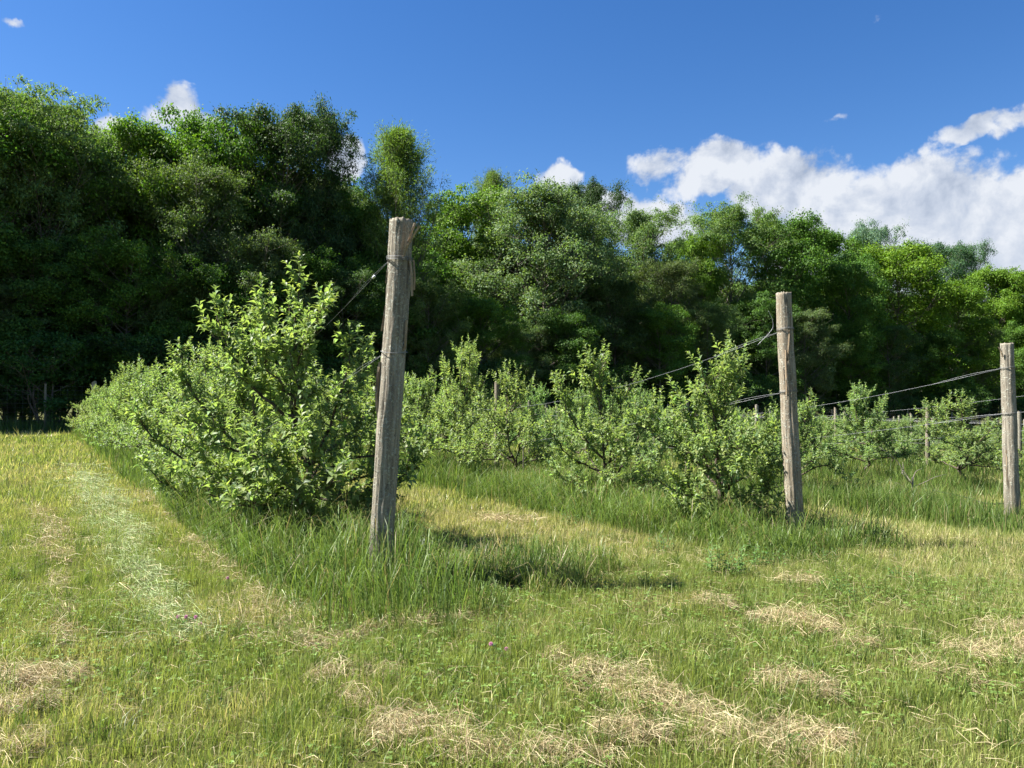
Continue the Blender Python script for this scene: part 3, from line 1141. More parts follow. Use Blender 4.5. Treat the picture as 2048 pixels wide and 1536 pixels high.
def row_wire(start, row, z_line, sag, label, rad=.0015, twist=True, clip=False):
    chain = [start]
    for s in LINE_S:
        q = at(s, row * PITCH_U)
        q[2] += z_line
        chain.append(q)
    q = at(33.2, row * PITCH_U)
    q[2] += z_line
    chain.append(q)
    P = [np.array(chain[0])[None]]
    for i in range(len(chain) - 1):
        P.append(sagline(chain[i], chain[i + 1], sag if i == 0 else .05)[1:])
    P = np.concatenate(P)
    b = MB()
    b.tube(P, rad, 4)
    o = b.build('trellis_wire', MAT_WIRE, None)
    tag(o, label, 'wire', 'trellis wires')
    if twist:     # free strand twisted back along the wire from the post
        d = P[3] - P[0]
        b = MB()
        tt = np.linspace(0, .42, 12)
        L_ = np.linalg.norm(d)
        base = np.stack([np.interp(tt * L_ , np.linspace(0, L_, 4), P[:4, k]) for k in range(3)], -1)
        base += np.stack([np.zeros(12), np.zeros(12), .022 * np.sin(np.linspace(0, math.pi, 12)) + .002], -1)
        b.tube(base, rad * .9, 4)
        b.build('loose_strand', MAT_WIRE, o)
    if clip:
        b = MB()
        c = P[0] + (P[1] - P[0]) * .42
        c = c + 0
        dr = unit(P[1] - P[0])
        b.tube([c - dr * .025, c - dr * .02, c + dr * .02, c + dr * .025], [.004, .011, .011, .004], 8)
        b.build('wire_clip', MAT_CLIP, o)
    return o


row_wire(wpt(post1, lo1, 524, 776, .0), 0, 1.38, .10, 'upper trellis wire with a small clip, running from the thick near post', clip=True)
row_wire(wpt(post1, lo1, 712, 762, .0), 0, .78, .05, 'lower trellis wire tied round the thick near post')
row_wire(wpt(post2, lo2, 664, 1560, .0), 1, 1.40, .16, 'upper trellis wire running left from the middle post')
row_wire(wpt(post2, lo2, 786, 1564, .0), 1, .74, .04, 'lower trellis wire running left from the middle post')
row_wire(wpt(post3, lo3, 737, 2004, .0), 2, 1.36, .14, 'upper trellis wire swooping down from the right post', rad=.0019)
row_wire(wpt(post3, lo3, 828, 2007, .0), 2, .74, .06, 'lower trellis wire leaving the right post', rad=.0016)
for row in range(3, 11):
    for z in (1.45, .78):
        q = at(-.4, row * PITCH_U)
        q[2] += z + .75
        row_wire(q, row, z, .08, 'thin trellis wire among the distant rows at the right', rad=.0018, twist=False)
# loose end sticking up at the middle post
wire([wpt(post2, lo2, 690, 1515, 0), wpt(post2, lo2, 660, 1543, 0), wpt(post2, lo2, 640, 1545, 0), wpt(post2, lo2, 622, 1537, 0)], .0018,
     'curled loose wire end beside the middle post', None)
# drip hoses hanging low along rows 2 and 3
q1, q2, q3 = at(3.0, PITCH_U), at(1.1, PITCH_U), at(-.3, PITCH_U)
wire([q1 + [0, 0, .30], q2 + [0, -.1, .16], at(.6, PITCH_U) + np.array([0, 0, .12]), q3 + [0, 0, .15]], .009, 'black drip hose low under the trees of the middle row', None,
     MAT_HOSE, 'drip_hose')
g3 = [px_ground(1872, 1003) + [0, .1, .18], px_ground(1930, 1015) + [0, 0, .17], px_ground(1975, 1025) + [0, 0, .14], px_ground(2012, 1026) + [0, 0, .15]]
wire(g3, .010, 'dark drip hose sagging towards the right post', None, MAT_HOSE, 'drip_hose')
g4 = [px_ground(1868, 1042) + [0, .0, .11], px_ground(1930, 1046) + [0, 0, .1], px_ground(2014, 1055) + [0, 0, .12]]
wire(g4, .006, 'pale low wire strung just above the grass to the right post', None)
# tree stakes
for (x, y, h, lab) in [(1143, 1010, .95, 'thin pale stake beside the second tree of the middle row'), (1046, 985, .9, 'thin pale stake in the gap of the middle row')]:
    p = px_ground(x, y)
    b = MB()
    b.tube(curve([(0, 0, -.1), (.005, 0, h * .5), (0, 0, h)], 6), .009, 6)
    o = b.build('tree_stake', MAT_DEADWOOD)
    o.location = p
    tag(o, lab, 'stake')

# ------------------------------------------------------------------ deer fence along the wood
FS = 36.3
fence = empty('deer_fence', at(FS, -1.8))
fo = np.array(fence.location)
tag(fence, 'tall wire mesh fence on thin wooden posts along the foot of the wood', 'fence')
us = np.arange(-13.8, 92, 4.0)
for i, u in enumerate(us):
    o = link('fence_post', line_post_mesh(i % 5), fence)
    o.location = at(FS, u) - fo
    o.scale = (.05, .05, 2.3 + rng.normal(0, .06))
    o.rotation_euler = (rng.normal(0, .03), rng.normal(0, .03), rng.uniform(0, 6))
uu = np.linspace(us[0], us[-1], 60)
for z in np.linspace(.12, 2.15, 11):
    b = MB()
    P = np.array([at(FS - .06, u) for u in uu]) - fo
    P[:, 2] += z
    b.tube(P, .0035, 3, cap=False)
    b.build('horizontal_wire', MAT_WIRE_DULL, fence)
b = MB()
for u in np.arange(us[0], us[-1], .3):
    p = at(FS - .06, u) - fo
    b.tube([p + [0, 0, .1], p + [0, 0, 2.15]], .003, 3, cap=False)
vw = b.build('vertical_wires', MAT_WIRE_DULL, fence)
vw['kind'] = 'stuff'


# ------------------------------------------------------------------ the wood
def wood_tree(seed, H, Rd, z0, prof, nlimb, elev, spray_r, flat, leafL, leafW, per, nspray, base, droop=.2, leader=.92, curl=.15, trunk_r=.16, hue=.12, stems=1, bough=.7, clumps=5, cl_n=170):
    r = np.random.default_rng(seed)
    tb = MB()
    LP, LD, LN = [], [], []
    for st in range(stems):
        ox, oy = (0, 0) if stems == 1 else r.normal(0, Rd * .25, 2)
        n = 14
        zt = np.linspace(-.3, H * leader, n)
        wx = ox * np.minimum(1, zt / H * 3).clip(0) + np.cumsum(r.normal(0, .05 * H / 16, n))
        wy = oy * np.minimum(1, zt / H * 3).clip(0) + np.cumsum(r.normal(0, .05 * H / 16, n))
        tp = np.stack([wx, wy, zt], -1)
        tr_ = trunk_r / math.sqrt(stems) * (1 - .9 * np.linspace(0, 1, n) ** 1.1)
        tb.tube(tp, tr_ + .008, 8)
        az_ = r.random() * 6.28
        nl = nlimb // stems
        for i in range(nl):
            f = (i + r.random() * .8) / nl
            h = z0 + (H * leader * .985 - z0) * f ** .82
            az_ += 2.4 + r.normal(0, .3)
            rad = Rd * prof(h / H) * r.uniform(.72, 1.15)
            if rad < .2:
                rad = .2
            ev = elev(h / H) + r.normal(0, .12)
            dirv_ = np.array([math.cos(az_) * math.cos(ev), math.sin(az_) * math.cos(ev), math.sin(ev)])
            p0 = np.array([np.interp(h, zt, wx), np.interp(h, zt, wy), h])
            ln = rad / max(.55, math.cos(ev))
            room = (H * .97 - h) / max(.05, math.sin(ev) + curl)
            ln = max(.35, min(ln, room))
            p1 = p0 + dirv_ * ln * .5 + [0, 0, .05 * ln]
            p2 = p0 + dirv_ * ln + np.array([0, 0, curl * ln])
            lp = curve([p0, p1, p2], 7)
            br = np.interp(h, zt, tr_) * .5
            tb.tube(lp, np.linspace(br + .012, .008, 7), 5, cap=False)
            # sub branches
            subs = [lp[2:]]
            for q in range(int(3 + ln * 1.4)):
                j = r.integers(2, 6)
                tang = unit(lp[j + 1] - lp[j - 1]) if j < 6 else unit(lp[6] - lp[5])
                a = unit(r.normal(0, 1, 3) * [1, 1, .5])
                dd = unit(tang * .6 + a * .8 + [0, 0, .1])
                l2 = r.uniform(.25, .5) * ln
                sp = curve([lp[j], lp[j] + dd * l2 * .5, lp[j] + dd * l2 + [0, 0, curl * .5 * l2]], 5)
                tb.tube(sp, np.linspace(br * .35 + .006, .005, 5), 3, cap=False)
                subs.append(sp)
            ns = max(2, int(nspray * .34 / nlimb))
            for q in range(ns):
                sp = subs[r.integers(0, len(subs))] if q else lp
                u_ = r.uniform(.45, 1.08) if q else 1.0
                ii = min(len(sp) - 2, int(u_ * (len(sp) - 1)))
                c = sp[ii] + (sp[ii + 1] - sp[ii]) * (u_ * (len(sp) - 1) - ii)
                sr = spray_r * r.uniform(.55, 1.25)
                out = unit(c - np.array([p0[0], p0[1], c[2] - .35 * Rd]))
                nrm = unit(np.array([0, 0, 1.0]) + out * .45 + r.normal(0, .25, 3))
                k = int(per * r.uniform(.6, 1.3))
                loc = r.normal(0, .5, (k, 3)) * sr
                loc -= nrm * (loc @ nrm)[:, None] * (1 - flat)
                loc[:, 2] -= .22 * (loc ** 2).sum(1) / max(sr, .1)
                LP.append(c + loc)
                LD.append(unit(loc) * .7 + out * .6 + r.normal(0, .45, (k, 3)) - np.array([0, 0, droop]))
                LN.append(nrm + r.normal(0, .42, (k, 3)))
            # leafy boughs: domed clumps carried by the outer ends of the limbs
            for q in range(clumps):
                sp = subs[r.integers(0, len(subs))] if q else lp
                u_ = r.uniform(.5, 1.02) if q else 1.0
                ii = min(len(sp) - 2, int(u_ * (len(sp) - 1)))
                c = sp[ii] + (sp[ii + 1] - sp[ii]) * (u_ * (len(sp) - 1) - ii) + r.normal(0, .12, 3)
                sr = bough * r.choice([.5, .75, 1.0, 1.3], p=[.25, .3, .3, .15]) * r.uniform(.85, 1.15) * min(1.0, .75 + ln * .1)
                out = unit(c - np.array([p0[0], p0[1], c[2] - .5 * Rd]))
                k = int(cl_n * (sr / bough) ** 2) + 8
                d0 = unit(r.normal(0, 1, (k, 3)) + out * .55 + np.array([0, 0, .5])) * np.exp(r.normal(0, .16, (k, 1)))
                rad_ = sr * (1 - .5 * r.random((k, 1)) ** 2) * np.array([r.uniform(.75, 1.35), r.uniform(.75, 1.35), r.uniform(.45, .85)])
                rad_ = rad_ * (1 + .25 * np.sin(d0 @ r.normal(0, 3.2, 3))[:, None])
                LP.append(c + d0 * rad_)
                LD.append(d0 * .2 + r.normal(0, .7, (k, 3)) - np.array([0, 0, droop + .2]))
                LN.append(d0 + np.array([0, 0, .35]) + r.normal(0, .27, (k, 3)))
    pos, dr, nm = map(np.concatenate, (LP, LD, LN))
    N = len(pos)
    L_ = leafL * r.uniform(.65, 1.25, N)
    v, tr2, k = leaf_geo(pos, dr, nm, L_, L_ * leafW * r.uniform(.8, 1.2, N), .35, .12, 2)
    c = leaf_cols(N, base, r, .24, hue)
    return {'trunk': tb.mesh('trunk', MAT_TREEBARK), 'crown': mesh_np('crown', v, tris=tr2, cols=np.repeat(c, k, 0), mat=MAT_WOODLEAF), 'H': float(np.percentile(pos[:, 2], 99.85)), 'N': N}


def dome(t):
    return np.interp(t, [0, .12, .3, .5, .7, .85, 1], [.6, .85, 1, 1, .9, .72, .38])


def tallp(t):
    return np.interp(t, [0, .15, .35, .6, .8, .93, 1], [.6, .8, .95, 1, .88, .64, .32])


def cone(t):
    return np.interp(t, [0, .2, .4, .7, .9, 1], [.5, .85, 1, .6, .25, .06])


WT = {
    'maple': [wood_tree(11 + i, 16, 4.3, 1.8, dome, 48, lambda t: .1 + .75 * t, .85, .28, .155, .88, 30, 1100, (.068, .145, .024), .25, bough=.86, clumps=6, cl_n=225) for i in range(2)],
    'ash': [wood_tree(21, 17, 3.6, 2.2, tallp, 48, lambda t: .4 + .55 * t, .62, .6, .155, .46, 34, 1500, (.100, .165, .050), .45, curl=.2, trunk_r=.14, bough=.66, clumps=7, cl_n=170)],
    'oak': [wood_tree(31, 17, 3.9, 2.2, tallp, 48, lambda t: .2 + .7 * t, .62, .75, .15, .6, 34, 1000, (.054, .102, .030), .2, bough=.74, clumps=7, cl_n=190)],
    'poplar': [wood_tree(41, 15, 4.2, 1.4, dome, 52, lambda t: .3 + .6 * t, .6, .6, .135, .66, 32, 1100, (.104, .162, .064), .4, bough=.70, clumps=7, cl_n=185)],
    'willow': [wood_tree(51, 15, 2.6, 2.0, cone, 80, lambda t: .85 + .4 * t, .5, .9, .17, .22, 26, 6500, (.105, .160, .050), .1, curl=.3, trunk_r=.13, bough=.4, clumps=3, cl_n=70)],
    'shrub': [wood_tree(61, 4.5, 1.9, .2, dome, 30, lambda t: .3 + .6 * t, .42, .5, .13, .6, 24, 400, (.050, .105, .024), .25, trunk_r=.07, stems=3, bough=.42, clumps=5, cl_n=80)],
}
ntree = [0]


def wood_object(kind, var, x, ytop, s, label, tint=(1, 1, 1), wid=1.0, group='trees along the edge of the wood', name='woodland_tree', Hfix=None, cat='tree'):
    """stands at depth s behind the orchard; x and ytop are where the photo shows its middle and top"""
    t_ = (x - 1024) / F_PX
    cx, cy = P0 + s * AX
    u = (t_ * cy - cx) / (BX[0] - t_ * BX[1])
    p = at(s, u)
    if Hfix is None:
        top = CAM_H + (px_dir(x, ytop).z / px_dir(x, ytop).y) * p[1]
        H = top - p[2]
    else:
        H = Hfix
    d = WT[kind][var % len(WT[kind])]
    k = H / d['H']
    t = empty(name, p, rng.uniform(0, 6.28))
    w = wid * (k ** .5) if Hfix is None else wid * k
    t.scale = (w, w, k)
    tag(t, label, cat, group)
    link('trunk', d['trunk'], t)
    o = link('crown', d['crown'], t)
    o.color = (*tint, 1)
    ntree[0] += 1
    return t


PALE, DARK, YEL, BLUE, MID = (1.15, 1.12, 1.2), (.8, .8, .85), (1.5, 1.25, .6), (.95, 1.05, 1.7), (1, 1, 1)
FRONT = [
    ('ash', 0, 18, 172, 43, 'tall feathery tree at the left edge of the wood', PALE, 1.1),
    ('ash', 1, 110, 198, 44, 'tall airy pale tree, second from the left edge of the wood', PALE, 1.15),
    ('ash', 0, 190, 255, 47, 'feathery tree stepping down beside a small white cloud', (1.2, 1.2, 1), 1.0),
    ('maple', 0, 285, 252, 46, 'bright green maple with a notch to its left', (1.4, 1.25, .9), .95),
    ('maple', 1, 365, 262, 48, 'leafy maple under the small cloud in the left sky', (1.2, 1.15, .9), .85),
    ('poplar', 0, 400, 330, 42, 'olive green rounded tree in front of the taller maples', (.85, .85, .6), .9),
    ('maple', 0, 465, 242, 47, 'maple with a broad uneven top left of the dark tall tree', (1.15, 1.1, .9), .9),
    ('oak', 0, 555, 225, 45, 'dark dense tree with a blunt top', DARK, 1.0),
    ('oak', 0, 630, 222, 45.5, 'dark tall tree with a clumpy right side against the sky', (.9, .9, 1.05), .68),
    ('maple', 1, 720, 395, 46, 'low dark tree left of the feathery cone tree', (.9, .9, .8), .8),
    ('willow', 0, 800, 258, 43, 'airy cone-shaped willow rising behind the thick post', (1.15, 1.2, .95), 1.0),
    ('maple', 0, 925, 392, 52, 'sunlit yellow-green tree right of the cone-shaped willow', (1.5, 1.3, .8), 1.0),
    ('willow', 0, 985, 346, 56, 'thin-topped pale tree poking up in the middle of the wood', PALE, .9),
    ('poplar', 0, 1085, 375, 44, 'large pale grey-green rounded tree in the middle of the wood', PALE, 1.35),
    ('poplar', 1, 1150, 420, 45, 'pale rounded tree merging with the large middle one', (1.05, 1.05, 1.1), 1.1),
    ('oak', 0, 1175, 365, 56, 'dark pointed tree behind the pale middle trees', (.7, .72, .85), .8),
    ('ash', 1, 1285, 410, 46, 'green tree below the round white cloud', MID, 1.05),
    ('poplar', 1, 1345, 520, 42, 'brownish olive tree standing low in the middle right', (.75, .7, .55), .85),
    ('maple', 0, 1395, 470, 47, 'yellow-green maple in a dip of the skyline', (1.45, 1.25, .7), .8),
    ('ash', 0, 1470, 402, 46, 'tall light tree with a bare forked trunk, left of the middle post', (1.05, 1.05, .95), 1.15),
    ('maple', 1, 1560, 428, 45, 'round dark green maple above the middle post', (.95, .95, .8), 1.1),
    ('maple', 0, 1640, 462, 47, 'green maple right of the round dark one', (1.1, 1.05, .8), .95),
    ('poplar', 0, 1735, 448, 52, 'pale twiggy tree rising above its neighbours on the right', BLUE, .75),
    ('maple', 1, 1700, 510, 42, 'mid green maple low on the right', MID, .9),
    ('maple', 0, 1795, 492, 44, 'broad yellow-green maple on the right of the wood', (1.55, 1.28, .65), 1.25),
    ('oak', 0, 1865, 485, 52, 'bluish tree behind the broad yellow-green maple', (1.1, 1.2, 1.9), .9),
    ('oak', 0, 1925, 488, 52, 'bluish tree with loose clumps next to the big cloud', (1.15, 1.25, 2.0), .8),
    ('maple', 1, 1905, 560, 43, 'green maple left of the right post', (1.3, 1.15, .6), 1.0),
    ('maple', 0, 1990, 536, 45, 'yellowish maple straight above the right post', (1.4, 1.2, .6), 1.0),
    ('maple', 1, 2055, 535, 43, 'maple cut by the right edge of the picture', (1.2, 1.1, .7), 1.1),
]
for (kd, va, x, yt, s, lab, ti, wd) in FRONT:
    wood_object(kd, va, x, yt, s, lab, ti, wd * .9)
# lower trees that close the front of the wood
LOW = [(-60, 560), (60, 470), (150, 520), (250, 470), (330, 560), (430, 520), (520, 470), (600, 500), (690, 540), (760, 520), (850, 560), (960, 590), (1030, 640),
       (1130, 620), (1230, 560), (1320, 610), (1420, 600), (1530, 590), (1610, 620), (1700, 640), (1780, 650), (1870, 660), (1960, 650), (2060, 640)]
KL = ['poplar', 'maple', 'oak', 'maple', 'ash', 'maple']
LOWLAB = ['just outside the left edge', 'above the left end of the wire fence', 'above the thin fence post at the left', 'above the far end of the left row',
          'left of the tallest apple tree, beyond the long row', 'straight above the second tree of the left row', 'straight above the tallest apple tree',
          'just right of the top of the tallest apple tree', 'left of the top of the thick near post', 'directly behind the thick near post',
          'just right of the thick near post', 'above the leafy shoots right of the thick post', 'above the first gap in the middle row',
          'left of the tall top shoot in the middle row', 'above the second tree of the middle row', 'between the two nearest trees of the middle row',
          'above the round apple tree by the middle post', 'directly behind the top of the middle post', 'just right of the middle post',
          'above the thin upright line post', 'above the dense apple tree of the fourth row', 'above the forked apple tree between the right posts',
          'just left of the right post', 'at the right edge behind the right post']
for i, (x, yt) in enumerate(LOW):
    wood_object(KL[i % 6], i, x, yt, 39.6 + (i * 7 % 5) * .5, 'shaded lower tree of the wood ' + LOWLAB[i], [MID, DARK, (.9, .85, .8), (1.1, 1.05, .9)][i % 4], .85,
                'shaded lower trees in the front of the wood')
# trees deeper in and beyond the frame's sides
for j, (s, dx) in enumerate([(50, 0), (55, 40), (61, 15)]):
    for i, x in enumerate(range(-420, 2560, 105)):
        xx = x + dx + rng.uniform(-25, 25)
        skyline = np.interp(xx, [-420, 0, 200, 400, 640, 720, 900, 1100, 1300, 1600, 1800, 2100, 2560], [200, 215, 300, 300, 280, 420, 430, 430, 470, 490, 520, 560, 590])
        wood_object(['maple', 'oak', 'poplar', 'ash'][(i + j) % 4], i, xx, skyline + 38 + rng.uniform(0, 55), s, 'tree crowded deep in the wood behind the front trees',
                    [MID, DARK, (1.1, 1.05, .8)][(i + j) % 3], 1.1, 'trees deep in the wood')
for i, x in enumerate([-480, -380, -290, -200, -110, 2140, 2250, 2380]):
    wood_object(['ash', 'maple', 'poplar'][i % 3], i, x, 200 if x < 0 else 550, 43, 'tree of the wood just beyond the sides of the picture', MID, 1.1, 'trees beyond the sides')
# shrubs at the foot of the wood
for i, x in enumerate(range(-300, 2300, 62)):
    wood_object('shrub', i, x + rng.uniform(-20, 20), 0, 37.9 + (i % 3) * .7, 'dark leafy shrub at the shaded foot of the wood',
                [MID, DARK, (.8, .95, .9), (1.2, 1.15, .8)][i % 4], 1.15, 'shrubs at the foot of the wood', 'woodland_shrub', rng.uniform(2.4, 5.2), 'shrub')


for j, sdepth in enumerate((44, 53)):
    for i, x in enumerate(range(-420, 2480, 130)):
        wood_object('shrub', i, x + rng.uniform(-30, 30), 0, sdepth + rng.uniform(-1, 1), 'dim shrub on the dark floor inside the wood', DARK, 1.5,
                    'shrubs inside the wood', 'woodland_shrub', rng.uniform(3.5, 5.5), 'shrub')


# ------------------------------------------------------------------ grass
def blades(pos, h, w, lean, yaw, col, segs=2, twist=None, r=rng):
    N = len(pos)
    d = np.stack([np.cos(yaw), np.sin(yaw), np.zeros(N)], -1)
    fy = r.uniform(0, 6.28, N) if twist is None else twist
    sd_ = np.stack([np.cos(fy), np.sin(fy), np.zeros(N)], -1)
    up = np.array([0, 0, 1.0])
    H_, W_, Ln = h[:, None], w[:, None], lean[:, None]
    tip = pos + d * Ln * H_ + up * H_ * np.sqrt(np.clip(1 - .55 * Ln ** 2, .05, 1))
    if segs == 1:
        v = np.stack([pos - sd_ * W_ / 2, pos + sd_ * W_ / 2, tip], 1)
        tr_ = np.arange(N)[:, None] * 3 + np.array([[0, 1, 2]])
        return v.reshape(-1, 3), tr_, None, np.repeat(col, 3, 0)
    if segs == 2:
        mid = pos + d * Ln * H_ * .28 + up * H_ * .58
        v = np.stack([pos - sd_ * W_ / 2, pos + sd_ * W_ / 2, mid + sd_ * W_ * .42, mid - sd_ * W_ * .42, tip], 1)
        b = np.arange(N)[:, None] * 5
        return v.reshape(-1, 3), b + np.array([[3, 2, 4]]), b + np.array([[0, 1, 2, 3]]), np.repeat(col, 5, 0)
    m1 = pos + d * Ln * H_ * .10 + up * H_ * .42
    m2 = pos + d * Ln * H_ * .45 + up * H_ * .80
    tip = pos + d * Ln * H_ * 1.05 + up * H_ * (1.02 - .55 * Ln)
    v = np.stack([pos - sd_ * W_ / 2, pos + sd_ * W_ / 2, m1 + sd_ * W_ * .5, m1 - sd_ * W_ * .5, m2 + sd_ * W_ * .38, m2 - sd_ * W_ * .38, tip], 1)
    b = np.arange(N)[:, None] * 7
    return (v.reshape(-1, 3), b + np.array([[5, 4, 6]]), np.concatenate([b + np.array([[0, 1, 2, 3]]), b + np.array([[3, 2, 4, 5]])], 0), np.repeat(col, 7, 0))


def join(parts):
    V, T, Q, C, n = [], [], [], [], 0
    for v, t_, q, c in parts:
        V.append(v)
        C.append(c)
        if t_ is not None:
            T.append(t_ + n)
        if q is not None:
            Q.append(q + n)
        n += len(v)
    return np.concatenate(V), (np.concatenate(T) if T else None), (np.concatenate(Q) if Q else None), np.concatenate(C)


def scatter(y0, y1, dens, side=.74, extra=1.5):
    A = (side * (y1 + y0) / 2 + extra) * 2 * (y1 - y0)
    N = int(A * dens * 1.0)
    y = rng.uniform(y0, y1, int(N * 1.6))
    wmax = side * y1 + extra
    x = rng.uniform(-wmax, wmax, len(y))
    ok = np.abs(x) < side * y + extra
    x, y = x[ok][:N], y[ok][:N]
    return x, y


def strip_mask(x, y):
    """1 where the unmown strips under the rows stand"""
    s, u = su(x, y)
    m_ = np.zeros_like(x)
    wob = (fbm(x * .9 + 3, y * .9 + 8, 3) - .5) * .7
    for row in range(0, 14):
        lo, hi = (.85, .85) if row == 0 else (1.25, .95)
        uu_ = u - row * PITCH_U + wob * .6
        mm = sm(uu_, -lo - .18, -lo + .18) * (1 - sm(uu_, hi - .18, hi + .18)) * sm(s + wob * .6, -1.35, -.85) * (1 - sm(s, 33.5, 34.5))
        m_ = np.maximum(m_, mm)
    return m_


def dryness(x, y):
    s, u = su(x, y)
    a = fbm(x * .35 + 11, y * .35 + 2, 4)
    b_ = fbm(x * 1.6 + 31, y * 1.6 + 7, 3)
    dry = sm(a * .5 + b_ * .5, .40, .60)
    alley = np.exp(-((u - 1.9) / .9) ** 2) * sm(s, -.5, 1.5) * .45
    leftl = sm(-u, 1.2, 4) * sm(y, 6, 14) * .25
    return np.clip(dry * .75 + alley + leftl, 0, 1)


GREEN = np.array([.208, .250, .064])
YGRN = np.array([.345, .335, .128])
TAN = np.array([.46, .385, .22])
DEEP = np.array([.110, .165, .036])


def lawn_cols(x, y, r=rng):
    N = len(x)
    dr = dryness(x, y)
    q = r.random(N)
    c = GREEN[None] * (1 - dr[:, None]) + YGRN[None] * dr[:, None]
    istan = (q < .03 + .22 * dr)[:, None]
    isdeep = (q > .86)[:, None]
    c = np.where(istan, TAN[None] * r.uniform(.7, 1.1, (N, 1)), np.where(isdeep, DEEP[None], c))
    return c * np.exp(r.normal(0, .2, (N, 1)))


parts = []
for (y0, y1, dens, segs, hh, ww) in [(2.2, 4.8, 7600, 2, .052, .0033), (4.8, 7.2, 5800, 1, .058, .0042), (7.2, 10.5, 3000, 1, .062, .0068),
                                     (10.5, 16, 850, 1, .075, .014), (16, 26, 280, 1, .085, .028), (26, 48, 80, 1, .10, .055)]:
    x, y = scatter(y0, y1, dens)
    if y0 < 16:
        keep = (strip_mask(x, y) < .6) | (rng.random(len(x)) < .45)
        x, y = x[keep], y[keep]
    N = len(x)
    tuft = fbm(x * 5.1, y * 5.1, 2)
    h = hh * np.exp(rng.normal(0, .36, N)) * (.2 + 1.6 * tuft)
    tall = rng.random(N) < .035
    h = np.where(tall, h * rng.uniform(1.6, 2.6, N), h)
    w = ww * np.exp(rng.normal(0, .3, N)) * np.where(tall, .6, 1)
    lean = np.clip(np.abs(rng.normal(.35, .28, N)), 0, 1.1)
    parts.append(blades(np.stack([x, y, zg(x, y) - .004], -1), h, w, lean, rng.uniform(0, 6.28, N), lawn_cols(x, y), segs))
tx, ty = scatter(2.5, 8.5, 22)
k = rng.integers(18, 46, len(tx))
x = np.repeat(tx, k) + rng.normal(0, .028, k.sum())
y = np.repeat(ty, k) + rng.normal(0, .028, k.sum())
N = len(x)
hb = np.repeat(rng.uniform(.07, .14, len(tx)), k)
cb = np.repeat(np.where(rng.random((len(tx), 1)) < .6, DEEP * .9, GREEN), k, 0)
parts.append(blades(np.stack([x, y, zg(x, y) - .004], -1), hb * np.exp(rng.normal(0, .3, N)), .0036 * rng.uniform(.6, 1.3, N), np.clip(np.abs(rng.normal(.5, .3, N)), 0, 1.2),
                    rng.uniform(0, 6.28, N), cb * np.exp(rng.normal(0, .2, (N, 1))), 2))
v, t_, q_, c_ = join(parts)
lawn = link('mown_grass', mesh_np('mown_grass', v, t_, q_, c_, MAT_GRASS))
tag(lawn, 'short mown grass, green and straw-yellow, between the orchard rows', 'grass', kind='stuff')
n_lawn = len(t_)

# unmown strips, one per row
TGRN = np.array([.072, .132, .027])
TGRN2 = np.array([.150, .205, .050])


def tall_strip(row, s0, s1, dens, label, hh, ww, segs):
    lo, hi = (.95, .95) if row == 0 else (1.35, 1.05)
    N = int((s1 - s0) * (lo + hi) * dens)
    s = rng.uniform(s0, s1, N)
    u = row * PITCH_U + rng.uniform(-lo, hi, N)
    x = P0[0] + s * AX[0] + u * BX[0]
    y = P0[1] + s * AX[1] + u * BX[1]
    mk = strip_mask(x, y)
    keep = (rng.random(N) < np.clip(.35 + 1.4 * fbm(x * 2.6 + 70, y * 2.6, 3), .2, 1) * mk * ((.5 + .5 * sm(s, -.5, .8)) if row == 0 else 1)) & (np.abs(x) < .76 * y + 1.2)
    x, y, s, u = x[keep], y[keep], s[keep], u[keep]
    N = len(x)
    cl = fbm(x * 1.7 + 5, y * 1.7 + 1, 3)
    edge = sm(mk[keep], .2, 1.0)
    uc = np.abs(u - row * PITCH_U)
    h = hh * np.exp(rng.normal(0, .36, N)) * (.25 + 1.45 * cl) * (.55 + .45 * edge) * (1.05 - .25 * uc)
    endb = np.exp(-((s + .35) ** 2 + (u - row * PITCH_U) ** 2) / .55)
    h = h * (1 + (.12 if row == 0 else .1) * endb) * ((.62 + .38 * sm(s, -.7, .5)) if row == 0 else 1)
    if row == 0:
        h = h * (1 - .5 * sm(u, .15, .75) * (1 - sm(s, .3, 1.6)))
    if row in (1, 2):
        h = h * (1 - .5 * np.exp(-((s + .75) ** 2 + (u - row * PITCH_U) ** 2) / .7))
    h = np.minimum(h, hh * rng.uniform(1.3, 1.75, N))
    w = ww * rng.uniform(.6, 1.35, N)
    # blades lean outwards from the strip, arching
    outy = math.atan2(BX[1], BX[0])
    sgn = np.where(u - row * PITCH_U + rng.normal(0, .45, N) > 0, 0, math.pi)
    yaw = np.where(rng.random(N) < .55, rng.uniform(0, 6.28, N), outy + sgn + rng.normal(0, 1.1, N))
    if segs < 3:
        yaw = rng.uniform(0, 6.28, N)
    lean = np.clip(np.abs(rng.normal(.46, .34, N)) * (1 - .35 * endb), .03, 1.25)
    if segs < 3:
        lean = lean * .62
    q = rng.random((N, 1))
    c = TGRN * (1 - q) + TGRN2 * q
    dead = rng.random(N) < .07
    w = np.where(dead, w * .55, w)
    h = np.where(dead, h * 1.15, h)
    c = np.where(dead[:, None], np.array([.30, .235, .13]), c) * np.exp(rng.normal(0, .2, (N, 1)))
    return blades(np.stack([x, y, zg(x, y) - .01], -1), h, w, lean, yaw, c, segs), N


